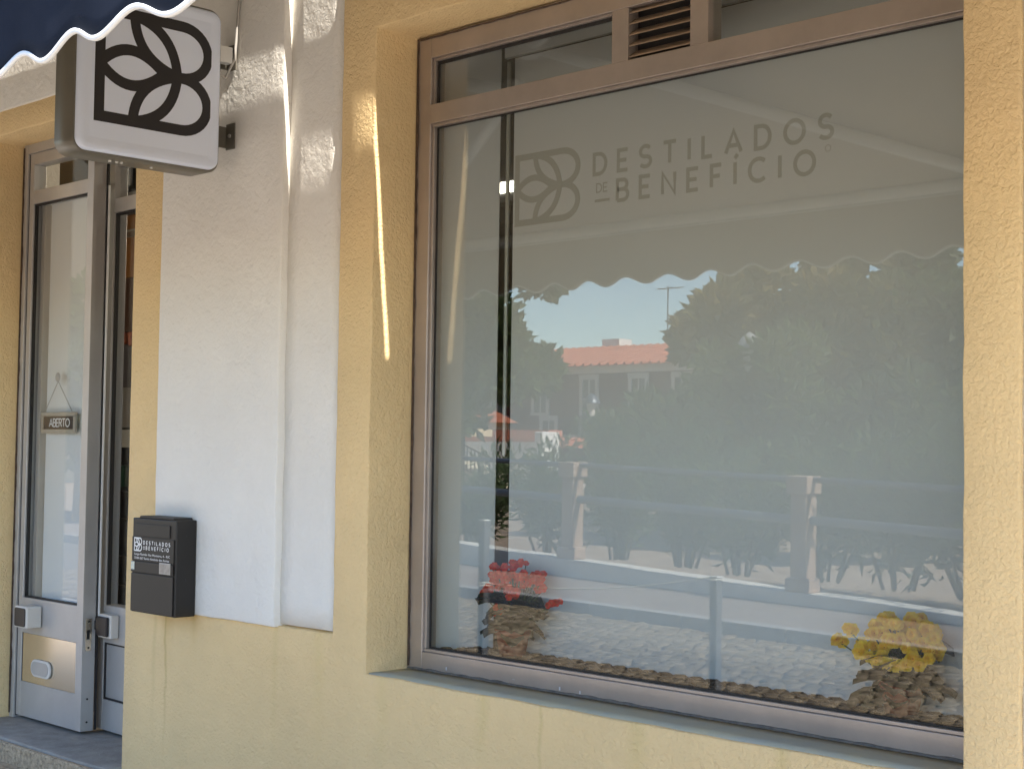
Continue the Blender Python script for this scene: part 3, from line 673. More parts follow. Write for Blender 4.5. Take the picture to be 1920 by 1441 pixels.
# ================================================================ DISPLAY (inside the window)
PX0, PX1, PY = -3.990, -1.3, .45
pan = thing('lettered_screen', 'large white panel with a taupe leaf emblem and DESTILADOS DE BENEFÍCIO lettering', 'screen', (-2.7, PY, .76))
bx('screen_board', Mpanel, pan, PX0, PX1, PY, PY+.01, .757, 2.955)
fn = lambda x, z, h: (x, PY-.0002-h, z)
mb = MB(); emblem(mb, -3.968, 2.332, .243, .306, .0235, fn, .0004); build(mb, 'emblem', Mprint, pan, recalc=False)
def letters(text, x0, x1, z, h, sw):
    tot = sum(GL[c][0] for c in text)*h; gap = ((x1-x0)-tot)/(len(text)-1); x = x0
    for c in text:
        mb = MB()
        for k, st in enumerate(GL[c][1]): ribbon(mb, [(x+a*h, z+b*h) for a, b in st], sw, fn, .0004*(1+.13*k))
        build(mb, 'letter', Mprint, pan, recalc=False); x += GL[c][0]*h+gap
letters('DESTILADOS', -3.585, -2.60, 2.470, .071, .0140)
letters('BENEFÍCIO', -3.475, -2.665, 2.366, .071, .0140)
letters('DE', -3.572, -3.522, 2.405, .030, .0050)
mb = MB(); ribbon(mb, [(-3.580, 2.375), (-3.510, 2.375)], .010, fn, .0004); build(mb, 'underline', Mprint, pan, recalc=False)
mb = MB(); ribbon(mb, arc(-2.615, 2.437, .010, .010, 0, 360, 16), .0022, fn, .0004); build(mb, 'registered_mark', Mprint, pan, recalc=False)
lp = tag(build(MB().add([(-4.215, .285, .757), (-4.063, .45, .757), (-4.063, .45, 3.06), (-4.215, .285, 3.06), (-4.222, .293, .757), (-4.068, .458, .757), (-4.068, .458, 3.06), (-4.222, .293, 3.06)],
     [(0,1,2,3), (7,6,5,4), (0,4,5,1), (1,5,6,2), (2,6,7,3), (3,7,4,0)]), 'side_panel', Mpanel), 'narrow white side panel at the left end of the display window', 'panel')
tag(build(MB().box(-4.05, -1.3, .455, .47, 2.965, 3.3), 'valance_board', Mpanel), 'white board filling the top of the display window above the lettered panel', 'board')
tag(build(MB().tube([(-4.031, .462, 1.475), (-4.031, .462, 2.95)], .0085, 12).tube([(-4.031, .462, 1.474), (-4.031, .462, 1.47)], .005, 8), 'hanging_tube', Mgreytube), 'slim grey tube hanging in the dark gap beside the lettered panel', 'tube')
sh = thing('display_shelf', 'brown woven shelf along the foot of the display window', 'shelf', (-3, .3, .72))
bx('shelf_base', Mwood, sh, -4.25, -1.3, .272, .60, .741, .748)
# woven strands: individually seen ribs
Mwv = [mat('woven_strand_%s' % s, c, .6, var=.4, vscale=30, bump=[(70, .6, .006)]) for s, c in (('dark', (.045, .022, .014)), ('light', (.08, .042, .024)))]
k = 0
for row in range(5):
    x = -4.2+(.05 if row % 2 else 0)
    while x < -1.95 and k < 290:
        y = .295+row*.034
        mb = MB().tube([(x, y, .7465), (x+.025, y+.006, .756), (x+.055, y+.010, .758), (x+.088, y+.020, .7475)], .01, 6, radii=[.006, .012, .012, .005])
        build(mb, 'strand', Mwv[k % 2], sh, recalc=False); x += .066; k += 1
# flowering pot plants
def leaf_mesh(L_, W_, m, seed):
    rn = random.Random(seed); vs = []; fs = []; ns = 7
    for i in range(ns+1):
        t = i/ns; w_ = W_*math.sin(math.pi*min(1, t*.88+.06))**.7*(.5 if i == 0 else 1)*(1+(.10 if i % 2 else -.04)); z = L_*.12*math.sin(t*2.6)-L_*.20*t*t
        for k_, s_ in enumerate((-1, -.5, 0, .5, 1)): vs.append((L_*t, w_*s_*.5, z+abs(s_)*W_*.13))
    for i in range(ns):
        for k_ in range(4): a = i*5+k_; fs.append((a, a+1, a+6, a+5))
    me = bpy.data.meshes.new('leaf'); me.from_pydata(vs, [], fs); me.polygons.foreach_set('use_smooth', [True]*len(fs)); me.materials.append(m); return me
def floret_mesh(m, mh, rad, npet, double, seed):
    rn = random.Random(seed); vs = []; fs = []; mi = []
    for lay in range(double):
        for k_ in range(npet):
            a = 2*math.pi*(k_+.5*lay)/npet+rn.uniform(-.1, .1); rr = rad*(1-.28*lay); up = .25+.45*lay; ca, sa = math.cos(a), math.sin(a); wd = rr*.52
            b = len(vs)
            for (u_, v_, h_) in ((.08, 0, 0), (.5, -1, .5), (.5, 1, .5), (.85, -.75, .8), (.85, .75, .8), (1.05, 0, .75), (.6, 0, .42)):
                px, py = rr*u_, wd*v_*.95; vs.append((px*ca-py*sa, px*sa+py*ca, rr*up*h_+lay*.002))
            fs += [(b, b+1, b+6), (b, b+6, b+2), (b+1, b+3, b+6), (b+2, b+6, b+4), (b+3, b+5, b+6), (b+6, b+5, b+4)]; mi += [0]*6
    b = len(vs)
    for k_ in range(6): a = math.pi/3*k_; vs.append((rad*.16*math.cos(a), rad*.16*math.sin(a), rad*.18))
    vs.append((0, 0, rad*.34)); fs += [(b+k_, b+(k_+1) % 6, b+6) for k_ in range(6)]; mi += [1]*6
    me = bpy.data.meshes.new('floret'); me.from_pydata(vs, [], fs); me.materials.append(m); me.materials.append(mh); me.polygons.foreach_set('material_index', mi); me.polygons.foreach_set('use_smooth', [True]*len(fs)); return me
def pot_plant(loc, label, group, mpet, nfl, leafspec, heads, potr=.062, poth=.10, rad=.018, double=2):
    t = thing('potted_plant', label, 'plant', loc, group); x0, y0, z0 = loc
    build(MB().lathe([(potr*.72, 0), (potr*.98, poth*.8), (potr*1.06, poth*.8), (potr*1.08, poth), (potr*.98, poth), (potr*.95, poth*.88), (0, poth*.88)], x0, y0, z0, 24), 'pot', Mterra, t)
    lms = [leaf_mesh(.115, .105, Mkleaf, s_) for s_ in range(3)]; rn = random.Random(int(x0*100))
    for (a, el, sc, hz) in leafspec:
        o = bpy.data.objects.new('leaf', lms[rn.randrange(3)]); COL.objects.link(o); o.parent = t
        o.location = (0, 0, hz); o.rotation_euler = (rn.uniform(-.3, .3), -el, a); o.scale = (sc, sc, sc)
        # keep leaves between the glass and the panel
        o.scale.y *= 1.0
    fms = [floret_mesh(mpet, Mheart, rad*k_, 6, double, s_) for s_, k_ in enumerate((1.0, .85, 1.12))]
    for (hx, hy, hz) in heads:
        o = bpy.data.objects.new('floret', fms[rn.randrange(3)]); COL.objects.link(o); o.parent = t; o.location = (hx, hy, hz)
        d = Vector((hx*1.5+.35, hy-.45, (hz-poth)*1.4)).normalized()
        d = (d+Vector((rn.uniform(-.4, .4), rn.uniform(-.4, .4), rn.uniform(-.3, .3)))).normalized(); o.rotation_mode = 'QUATERNION'; o.rotation_quaternion = d.to_track_quat('Z', 'Y')
    mb = MB()
    for (hx, hy, hz) in heads[::2]:
        mb.tube([(x0+hx*.12, y0+hy*.12, z0+poth*.9), (x0+hx*.6, y0+hy*.6, z0+poth+(hz-poth)*.55), (x0+hx, y0+hy, z0+hz-.003)], .0022, 5, False)
    build(mb, 'stems', Mstem, t, recalc=False)
    return t
rn = random.Random(3)
def leafring(n, hlo, hhi, el0=.1, el1=.7, flat=True):
    out = []
    for k_ in range(n):
        a = 2*math.pi*k_/n*1.618*1.0+rn.uniform(-.2, .2)
        sc = rn.uniform(.8, 1.25)
        if flat: sc *= (1-.42*abs(math.sin(a)))      # growing along the window
        out.append((a, rn.uniform(el0, el1)*-1+.55, sc*1.25, rn.uniform(hlo, hhi)))
    return out
# red: heads in clusters
heads = []
for (cx, cy, cz, rx, rz, n_) in ((-.095, 0, .285, .045, .032, 15), (-.03, -.01, .262, .04, .035, 12), (.03, .0, .300, .065, .042, 26), (.105, .0, .275, .055, .032, 18), (.03, -.03, .245, .045, .03, 10), (-.105, -.02, .225, .018, .022, 5), (-.05, -.045, .165, .026, .018, 7), (.205, .0, .205, .018, .018, 4)):
    for _ in range(n_):
        a, b_ = rn.uniform(0, 6.28), rn.uniform(-1, 1); q = math.sqrt(rn.random()); heads.append((cx+rx*q*math.cos(a), cy+rn.uniform(-.03, .03), cz+rz*q*math.sin(a)))
redp = pot_plant((-3.87, .36, .757), 'potted plant with clusters of small red flowers at the left of the display window', 'flowering pot plants in the display window', Mred, 0,
                 leafring(42, .08, .21, .15, .95), heads, rad=.0150)
heads = []
for _ in range(88):
    a = rn.uniform(-.15, math.pi+.15); q = rn.uniform(.15, 1.0)**.7; heads.append((.145*q*math.cos(a)+.01, rn.uniform(-.07, .035)*(1.15-q*.6), .190+.095*q*math.sin(a)))
for hx, hz in ((-.10, .175), (-.07, .165), (-.045, .155), (-.01, .15), (.02, .15), (.05, .155), (.09, .16), (.12, .18), (-.03, .17), (.07, .175)): heads.append((hx, -.06, hz))
heads += [(-.195, -.03, .198), (-.182, -.02, .192), (-.160, -.03, .235), (-.150, -.02, .228)]
yelp = pot_plant((-2.30, .36, .757), 'potted plant covered in double yellow flowers at the right of the display window', 'flowering pot plants in the display window', Myelp, 0,
                 leafring(46, .04, .17, .25, .95), heads, rad=.0205, double=3)

# ================================================================ INTERIOR THINGS seen through the open leaf
Mor = mat('orange_wall_board', (0.55, 0.22, 0.04), .8, var=.1, vscale=3); Mbrd = mat('brown_board', (0.16, .075, .04), .7)
Mfab = mat('grey_cloth', (.16, .15, .17), .9, var=.2, vscale=10); Mfab2 = mat('pale_grey_cloth', (.42, .40, .39), .9)
Mgreen = mat('green_label', (.02, .10, .06), .5); Mchrome = mat('chrome', (.8, .8, .8), .15, metal=1)
IY = 1.6
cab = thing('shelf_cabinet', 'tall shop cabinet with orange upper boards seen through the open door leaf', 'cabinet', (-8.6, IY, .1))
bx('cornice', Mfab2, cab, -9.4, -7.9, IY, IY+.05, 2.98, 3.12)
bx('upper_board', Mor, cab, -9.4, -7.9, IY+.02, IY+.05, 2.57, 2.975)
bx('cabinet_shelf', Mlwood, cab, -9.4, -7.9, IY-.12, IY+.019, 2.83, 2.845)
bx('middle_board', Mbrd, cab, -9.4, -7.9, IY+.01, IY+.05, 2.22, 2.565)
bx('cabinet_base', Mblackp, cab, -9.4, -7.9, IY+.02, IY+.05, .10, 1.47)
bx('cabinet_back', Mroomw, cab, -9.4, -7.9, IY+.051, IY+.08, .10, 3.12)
tag(bx('hanging_cloth', Mfab, None, -8.75, -8.35, IY-.05, IY-.02, 1.86, 2.13), 'dark grey cloth hanging in the shop behind the open door leaf', 'cloth')
tag(bx('price_card', Mfab2, None, -8.75, -8.35, IY-.045, IY-.03, 1.60, 1.855), 'pale grey card below the dark cloth inside the doorway', 'card')
tag(bx('white_box', mat('white_card', (.75, .75, .74), .7), None, -8.72, -8.42, IY-.10, IY-.03, 1.475, 1.585), 'small white box on the dark counter inside the doorway', 'box')
tag(bx('green_carton', Mgreen, None, -8.72, -8.42, IY-.14, IY-.03, 1.23, 1.36), 'dark green carton on the rack inside the doorway', 'carton')
rk = thing('bottle_rack', 'low rack with bright metal edges in the dark doorway', 'rack', (-8.5, IY-.1, .6))
for z in (1.20, 1.03, .80, .62, .50): bx('rack_edge', Mchrome, rk, -9.0, -8.1, IY-.16, IY-.15, z, z+.008, bevel=0)
tag(build(MB().tube([(-8.62, IY-.06, 2.20), (-8.60, IY-.06, 2.13)], .03, 10).tube([(-8.52, IY-.06, 2.20), (-8.50, IY-.06, 2.12)], .02, 10), 'flower_bunch', mat('coral_flower', (.7, .16, .06), .6)), 'coral coloured flowers on the shelf inside the doorway', 'flowers')
# lit ceiling spot glimpsed through the gap beside the panel
lmp = thing('ceiling_spot', 'lit rectangular spot lamp seen through the gap beside the lettered panel', 'lamp', (-6.15, 2.5, 3.0))
bx('lamp_body', Mblackp, lmp, -6.35, -5.95, 2.52, 2.62, 2.90, 3.42)
build(MB().box(-6.30, -6.0, 2.505, 2.518, 2.955, 3.015), 'lamp_glass', emit_mat('lamp_glow', (1, .92, .72), 6.0), lmp)
ld = bpy.data.lights.new('spot_glow', 'AREA'); ld.energy = 28; ld.shape = 'RECTANGLE'; ld.size = .3; ld.size_y = .1; ld.color = (1, .86, .65)
lo = bpy.data.objects.new('spot_glow', ld); COL.objects.link(lo); lo.parent = lmp; lo.location = (-.1, -.02, -.05)
lo.rotation_euler = Vector((2.4, .9, 1.0)).to_track_quat('Z', 'Y').to_euler()

# ================================================================ ROPE BARRIER outside
Mpst = mat('grey_steel_post', (.15, .155, .17), .45, metal=.4); Mrope = mat('white_rope', (.75, .73, .68), .8, bump=[(120, .6, .003)])
rpA = (-4.73, -2.20); rpB = (-6.37, -2.15)
def rpost(x, y, z, label):
    t = thing('barrier_post', label, 'post', (x, y, 0), 'posts of the rope barrier in front of the window')
    build(MB().box(x-.023, x+.023, y-.023, y+.023, .012, z), 'shaft', Mpst, t, .003)
    build(MB().box(x-.10, x+.10, y-.10, y+.10, .0, .012), 'base_plate', Mpst, t, .003)
    build(MB().box(x-.025, x+.025, y-.025, y+.025, z, z+.008), 'top_cap', Mwmetal, t, .002)
rpost(*rpA, .865, 'square grey barrier post mirrored near the middle of the window')
rpost(rpB[0], rpB[1], 1.08, 'square grey barrier post mirrored beside the red flowers, the taller one')
pts = []
for i in range(25):
    t = i/24; x = rpA[0]+(rpB[0]-rpA[0])*t; y = rpA[1]+(rpB[1]-rpA[1])*t; z = .87+(.715-.87)*t-.045*math.sin(math.pi*t); pts.append((x, y-.03, z))
mb = MB().tube(pts, .0045, 6)
for (c, z) in ((rpA, .855), (rpB, .71), (rpB, .725)):
    mb.tube([(c[0]+.033*math.cos(a), c[1]+.033*math.sin(a), z+.003*math.sin(3*a)) for a in [k_*math.pi/6 for k_ in range(13)]], .005, 6)
mb.tube([(rpB[0]+.03, rpB[1]-.03, .72), (rpB[0]+.10, rpB[1]-.04, .69), (rpB[0]+.16, rpB[1]-.03, .735)], .0045, 6)
tag(build(mb, 'barrier_rope', Mrope, recalc=False), 'thin white rope tied between the two barrier posts', 'rope')

# ================================================================ PLANTS ACROSS THE STREET
def leafmat(name, c1, c2, tr=.42):
    return mat(name, c1, .5, var=.5, vscale=.9, col2=c2, trans=tr, spec=.4)
Mol = leafmat('oleander_leaf', (.16, .22, .09), (.05, .085, .03)); Mtr = leafmat('plane_leaf', (.20, .24, .09), (.06, .09, .028))
Mtr2 = leafmat('autumn_leaf', (.34, .24, .10), (.10, .12, .04)); Mtr3 = leafmat('dark_leaf', (.16, .21, .09), (.04, .065, .025))
Mbark = mat('bark', (.13, .10, .075), .9, var=.4, vscale=6, bump=[(20, .8, .03)])
def leaves(mb, centres, n, ll, lw, droop, rn, spread=1.0, up=.3):
    tot = sum(c[3]**2 for c in centres); 
    for (cx, cy, cz, rr) in centres:
        k_ = int(n*rr*rr/tot)
        for _ in range(k_):
            d = Vector((rn.gauss(0, 1), rn.gauss(0, 1), rn.gauss(0, 1))).normalized(); q = rr*(rn.random()**.38)*spread
            p = Vector((cx, cy, cz))+Vector((d.x*q, d.y*q, d.z*q*.85))
            t = (d*.6+Vector((rn.gauss(0, .5), rn.gauss(0, .5), rn.gauss(0, .4)+up))).normalized()
            s_ = t.cross(Vector((rn.gauss(0, 1), rn.gauss(0, 1), rn.gauss(0, 1)))).normalized()
            L_ = ll*rn.uniform(.6, 1.3); W_ = lw*rn.uniform(.7, 1.2); nn = t.cross(s_)
            mb.add([p, p+t*L_*.5+s_*W_*.5+nn*L_*.06, p+t*L_-nn*L_*droop, p+t*L_*.5-s_*W_*.5+nn*L_*.06], [(0, 1, 2, 3)])
def tree(name, label, cat, base, h, cr, m, nleaf, seed, ll=.16, lw=.11, low=.35, group=None, trunkr=.14, clumps=36, squash=.8):
    rn = random.Random(seed); t = thing(name, label, cat, base, group); x, y, z = base
    ch = h*(1-low)/2; cz = z+h-ch; cs = []
    for _ in range(clumps):
        d = Vector((rn.gauss(0, 1), rn.gauss(0, 1), rn.gauss(0, 1))).normalized(); q = rn.random()**.45
        cs.append((x+d.x*cr*q, y+d.y*cr*q, cz+d.z*ch*q, cr*rn.uniform(.15, .32)))
    tb = MB(); tb.tube([(x, y, z-.1), (x+.05, y, z+h*.25), (x-.04, y+.05, z+h*.5), (x, y, z+h*.8)], .1, 9, radii=[trunkr*1.2, trunkr, trunkr*.75, trunkr*.25])
    for c in cs[:14]:
        b0 = z+h*rn.uniform(.25, .5); tb.tube([(x, y, b0), ((x+c[0])/2, (y+c[1])/2, (b0+c[2])/2+.15), (c[0], c[1], c[2])], .03, 6, radii=[trunkr*.5, trunkr*.3, .012])
    build(tb, 'trunk', Mbark, t, recalc=False)
    mb = MB(); leaves(mb, cs, int(nleaf*.75), ll*1.3, lw*1.3, .15, rn); build(mb, 'crown', m, t, recalc=False)
    return t
def bush(base, h, rr, nleaf, seed, label, m=Mol, nst=9):
    rn = random.Random(seed); t = thing('oleander_bush', label, 'bush', base, 'oleander bushes behind the park fence'); x, y, z = base
    sb = MB(); cs = []
    for k_ in range(nst):
        a = rn.uniform(0, 6.28); q = rr*rn.uniform(.1, .95); hh = h*rn.uniform(.5, 1.0)*(1-.25*q/rr)
        e = (x+q*math.cos(a), y+q*.7*math.sin(a), z+hh); sb.tube([(x+.25*q*math.cos(a), y+.25*q*math.sin(a), z), (x+.6*q*math.cos(a), y+.5*q*math.sin(a), z+hh*.55), e], .01, 5, radii=[.02, .014, .006])
        for f_ in (1.0, .80, .60, .42): 
            if h*f_ > .3: cs.append((x+(e[0]-x)*(f_*.9), y+(e[1]-y)*f_*.9, z+hh*f_, rr*rn.uniform(.26, .42)))
    build(sb, 'stems', Mbark, t, recalc=False)
    mb = MB(); leaves(mb, cs, nleaf, .17, .040, .2, rn, up=.5); build(mb, 'foliage', m, t, recalc=False)
BL = lambda x: PYL(x)-.95
specs = [(-17.6, .3, 1.6, .95, 'rightmost-far'), (-14.6, 0, 1.15, .7, ''), (-13.1, .1, 1.45, .8, ''), (-11.9, .25, 1.75, .85, ''), (-10.75, .2, 1.75, .95, ''), (-9.75, .1, 1.6, .85, ''),
         (-8.75, .3, 1.75, .95, ''), (-7.75, .2, 1.9, .95, ''), (-6.8, .1, 1.85, .95, ''), (-5.7, .2, 2.0, 1.0, '')]
blab = ['oleander bush farthest left behind the fence rails', 'small low oleander beside the white stairs', 'oleander bush filling the rails left of the first capped post', 'oleander bush right behind the first capped post', 'leggy oleander with bare stems right of the first capped post',
        'dense oleander midway between the two capped posts', 'oleander bush just left of the second capped post', 'tall oleander just right of the second capped post', 'broad oleander reaching over the rail at right', 'oleander bush farthest right behind the fence']
for i, (x, dy, h, rr, _) in enumerate(specs):
    bush((x, BL(x)-dy-.1, .2), h, rr, 1700, 50+i, blab[i])
tree('plane_tree', 'tall leafy tree left of the red roofed house, its crown cut by the awning', 'tree', (-27.2, -21.2, .2), 7.4, 2.4, Mtr, 15000, 11, ll=.24, lw=.17, low=.18, group='trees in the park')
tree('plane_tree', 'tall tree at the far left of the park beside the plane tree', 'tree', (-30.5, -22.5, .2), 7.2, 2.6, Mtr3, 9000, 12, ll=.26, lw=.18, low=.16, group='trees in the park')
tree('plane_tree', 'slender tree with russet leaves at the centre of the park', 'tree', (-16.2, -18.2, .2), 4.55, 1.55, Mtr2, 9000, 13, ll=.20, lw=.13, low=.2, group='trees in the park')
tree('plane_tree', 'widest russet and green tree under the awning edge', 'tree', (-14.4, -17.6, .2), 5.3, 1.8, Mtr2, 12000, 14, ll=.20, lw=.13, low=.2, group='trees in the park')
tree('plane_tree', 'large dark green tree behind the second capped fence post', 'tree', (-13.0, -18.4, .2), 5.0, 1.6, Mtr3, 12000, 15, ll=.20, lw=.13, low=.2, group='trees in the park')
tree('plane_tree', 'green tree at the right edge of the park reaching to the sky', 'tree', (-12.2, -19.5, .2), 4.2, 1.5, Mtr3, 9000, 16, ll=.20, lw=.13, low=.15, group='trees in the park')
tree('plane_tree', 'mid green tree in front of the red roofed house', 'tree', (-18.2, -19.5, .2), 2.2, 1.0, Mtr, 7000, 17, ll=.20, lw=.12, low=.15, group='trees in the park')
tree('plane_tree', 'young green tree between the fence and the russet trees', 'tree', (-12.6, -13.6, .2), 3.0, 1.3, Mtr, 6500, 18, ll=.16, lw=.08, low=.2, group='trees in the park')
tree('plane_tree', 'low bushy tree behind the right hand fence bay', 'tree', (-9.9, -12.8, .2), 2.5, 1.25, Mtr3, 6500, 19, ll=.16, lw=.08, low=.1, group='trees in the park')
tree('plane_tree', 'bushy tree behind the centre of the fence', 'tree', (-14.9, -14.6, .2), 2.4, 1.3, Mtr3, 6500, 20, ll=.16, lw=.08, low=.1, group='trees in the park')
tree('plane_tree', 'round tree far right beyond the fence in front of the white gable', 'tree', (-16.5, -27.5, .2), 5.8, 3.0, Mtr3, 9000, 21, ll=.3, lw=.2, low=.1, group='trees in the park')

# ---- far houses
Mbrick = mat('dark_red_wall', (.11, .032, .028), .9, var=.15, vscale=1.5); Mroof = mat('clay_roof', (.58, .20, .12), .85, var=.2, vscale=2)
Mwhw = mat('limewash', (.82, .80, .76), .9, var=.04, vscale=1); Mtrimw = mat('pale_window_trim', (.62, .60, .56), .8); Mwin = mat('dark_window', (.05, .055, .065), .2)
hs = thing('red_house', 'two storey dark red house with a clay tile roof and pale window surrounds', 'house', (-48, -52, -.6))
hx0, hx1, hy = -60, -38.5, -50.0
build(MB().box(hx0, hx1, hy-9, hy, -1, 5.15), 'wall', Mbrick, hs)
build(MB().box(hx0-.2, hx1+.2, hy-9.2, hy+.22, 5.151, 5.50), 'eave', Mtrimw, hs)
rf = build(MB().add([(hx0-.4, hy+.5, 5.501), (hx1+.4, hy+.5, 5.501), (hx1+.4, hy-4.5, 6.75), (hx0-.4, hy-4.5, 6.75), (hx1+.4, hy-9.5, 5.501), (hx0-.4, hy-9.5, 5.501)], [(0,1,2,3), (3,2,4,5), (0,3,5), (1,4,2)]), 'roof', Mroof, hs)
for k_ in range(42):
    x = hx0+k_*.52; build(MB().tube([(x, hy+.5, 5.53), (x, hy-4.5, 6.78)], .10, 5), 'tile_row', Mroof, rf, recalc=False)
# windows: white surrounds round dark panes, small balconies
for (wx, z0, z1) in ((-58.2, 2.9, 4.8), (-55.4, 2.9, 4.8), (-52.35, 3.3, 4.6), (-49.1, 2.35, 4.85), (-46.0, 2.85, 4.85), (-43.4, 2.35, 4.85), (-40.8, 2.9, 4.85), (-51.75, -.6, 2.9), (-55.2, -.6, 2.9), (-48.4, -.2, 2.0), (-45.0, -.6, 2.0), (-41.9, -.2, 2.0)):
    wd = .42
    wf = build(MB().box(wx-wd-.2, wx+wd+.2, hy, hy+.10, z1, z1+.25).box(wx-wd-.18, wx-wd, hy, hy+.09, z0, z1).box(wx+wd, wx+wd+.18, hy, hy+.09, z0, z1).box(wx-wd-.2, wx+wd+.2, hy, hy+.12, z0-.14, z0), 'window', Mtrimw, hs)
    build(MB().box(wx-wd, wx+wd, hy+.001, hy+.02, z0, z1), 'pane', Mwin, wf)
    build(MB().box(wx-.04, wx+.04, hy+.021, hy+.05, z0, z1).box(wx-wd, wx+wd, hy+.021, hy+.045, (z0+z1)/2+.3, (z0+z1)/2+.38), 'glazing_bar', Mtrimw, wf)
bc = build(MB().box(-50.1, -48.1, hy+.12, hy+.85, 2.05, 2.2), 'balcony', Mtrimw, hs)
build(MB().box(-50.1, -48.1, hy+.80, hy+.84, 3.05, 3.1), 'balcony_rail', Mdark, bc)
for k_ in range(17): build(MB().box(-50.08+k_*.122, -50.055+k_*.122, hy+.80, hy+.825, 2.2, 3.05), 'baluster', Mdark, bc)
# cap for porch seen at right
pr = thing('entrance_porch', 'small cream porch with a flat hood in front of the red house', 'porch', (-45.6, -46, -.6))
build(MB().box(-45.0, -43.4, -48.2, -46.0, 2.85, 3.1).box(-45.2, -43.2, -48.3, -45.8, 3.101, 3.28), 'hood', Mtrimw, pr)
for x in (-44.9, -43.7): build(MB().box(x, x+.25, -46.4, -46.15, -.9, 2.849), 'column', Mtrimw, pr)
at_ = thing('roof_aerial', 'thin television aerial above the red house roof', 'aerial', (-47.6, -53, 6.8))
build(MB().tube([(-47.6, -54, 7.3), (-47.6, -54, 9.6)], .035, 6), 'mast', Mrail, at_)
build(MB().tube([(-48.3, -54, 9.5), (-46.6, -54, 9.5)], .025, 6).tube([(-48.0, -54.3, 9.5), (-48.0, -53.7, 9.5)], .02, 5).tube([(-47.2, -54.3, 9.5), (-47.2, -53.7, 9.5)], .02, 5), 'crossbar', Mrail, at_)
for (x, y, z, lbl) in ((-53.0, -56.5, 7.0, 'white chimney hood at the left end of the red house roof'), (-48.8, -56.2, 7.0, 'rounded white chimney pot behind the red house roof')):
    t = thing('chimney', lbl, 'chimney', (x, y, z-1)); build(MB().box(x-.7, x+.5, y-.5, y+.5, z-1, z+.35) if x < -50 else MB().lathe([(.42, -1), (.42, .3), (.35, .6), (.15, .8), (0, .85)], x, y, z, 12), 'stack', Mwhw, t)
# white garden house with stairs
wh = thing('white_terrace', 'bright white garden wall with stairs and a black railing below the red house', 'terrace', (-34, -29, .3))
build(MB().box(-39.1, -33.7, -31.2, -30.6, .1, 1.72), 'terrace_wall', Mwhw, wh)
build(MB().box(-33.70, -33.35, -31.3, -30.5, .1, 2.05), 'gate_pier', Mwhw, wh, .03)
build(MB().box(-39.1, -33.75, -34, -31.3, 1.55, 1.9).box(-36.4, -33.8, -31.9, -31.25, 1.901, 2.12), 'tiled_ledge', Mroof, wh)
for k_ in range(9):
    build(MB().box(-36.9+k_*.36, -36.9+(k_+1)*.36-.004, -30.55, -29.6, -.2, 1.25-k_*.14), 'step', mat('cream_step', (.62, .55, .44), .9) if k_ == 0 else bpy.data.materials['cream_step'], wh)
rlw = build(MB().tube([(-37.3, -29.5, 2.05), (-33.3, -29.5, .75)], .028, 6).tube([(-37.3, -29.5, 1.25), (-33.3, -29.5, .05)], .02, 6).tube([(-37.3, -29.5, 1.35), (-37.3, -29.5, 2.05)], .03, 6), 'stair_railing', Mdark, wh)
for k_ in range(24):
    t = k_/23; x = -37.3+4.0*t; build(MB().box(x-.012, x+.012, -29.515, -29.49, 1.25-1.2*t, 2.05-1.3*t), 'baluster', Mdark, rlw)
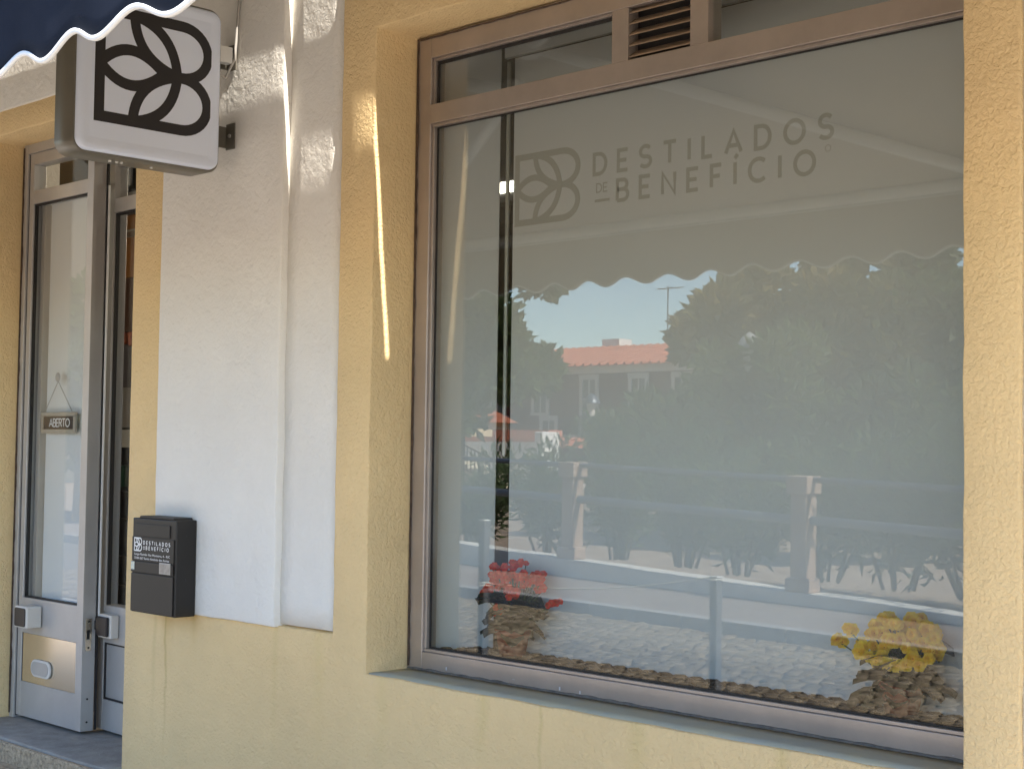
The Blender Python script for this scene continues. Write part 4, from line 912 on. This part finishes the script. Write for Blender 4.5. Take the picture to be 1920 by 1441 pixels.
# pale houses
def simple_house(label, x0, x1, y0, y1, zt, m, rz=1.2, wins=()):
    t = thing('house', label, 'house', ((x0+x1)/2, y1, 0), 'pale houses beyond the park')
    build(MB().box(x0, x1, y0, y1, -3, zt), 'wall', m, t)
    build(MB().add([(x0-.3, y1+.3, zt+.002), (x1+.3, y1+.3, zt+.002), (x1+.3, y0-.3, zt+.002), (x0-.3, y0-.3, zt+.002), (x0-.3, (y0+y1)/2, zt+rz), (x1+.3, (y0+y1)/2, zt+rz)], [(0,1,5,4), (2,3,4,5), (3,0,4), (1,2,5), (0,3,2,1)]), 'roof', Mroof, t)
    for (wx, z0, z1) in wins:
        w_ = build(MB().box(wx-.6, wx+.6, y1, y1+.06, z0-.1, z1+.1), 'window', Mtrimw, t); build(MB().box(wx-.5, wx+.5, y1+.061, y1+.08, z0, z1), 'pane', Mwin, w_)
Mcrm = mat('cream_wall', (.72, .58, .38), .9, var=.05, vscale=1)
simple_house('cream house with tall walls far left beyond the park', -62, -43.5, -36, -21, 13.5, Mcrm, 1.5, ((-60, 1, 2.6), (-57, 4, 5.6), (-53, 4, 5.6), (-49, 4, 5.6)))
simple_house('long white house far right behind the dark trees', -27, -14, -52, -42, 4.6, Mwhw, 1.2, ((-24, 1.5, 3), (-20, 1.5, 3), (-17, 1.5, 3)))
simple_house('white gabled house partly hidden at the right', -17.5, -12.5, -36, -29, 3.1, Mwhw, 1.6, ((-15.5, 1.2, 2.2),))
simple_house('pale orange house glimpsed below the left tree', -56, -50.5, -46, -41, 2.7, Mcrm, 1.0, ((-53.5, .8, 2),))
# ---- street lamps
def lamp(x, y, zt, sc, label, m1):
    t = thing('street_lamp', label, 'street lamp', (x, y, 0), 'park lamps')
    build(MB().tube([(x, y, 0), (x, y, zt-.45*sc)], .04, 8, radii=[.06, .035]), 'lamp_post', Mrail, t)
    build(MB().lathe([(.08*sc, -.45*sc), (.15*sc, -.02*sc), (.15*sc, 0)], x, y, zt, 8), 'lantern_glass', Mtrimw, t)
    build(MB().lathe([(.28*sc, 0), (.27*sc, .04*sc), (.15*sc, .22*sc), (.05*sc, .30*sc), (0, .33*sc)], x, y, zt, 16), 'lamp_shade', m1, t)
lamp(-12.55, -13.1, 2.92, .72, 'park lamp with a pale conical shade in front of the russet trees', Mrail2)
lamp(-31.0, -30.2, 2.9, 1.0, 'dark lantern lamp in front of the red house', Mrail)
# large tree left for the door glass
tree('plane_tree', 'tree at the far left end of the street mirrored in the door glass', 'tree', (-24.5, -9.6, .1), 4.2, 1.9, Mtr, 6000, 31, ll=.22, lw=.13, low=.2, group='trees in the park')
for o in bpy.data.objects:
    if '_o' in o: del o['_o']
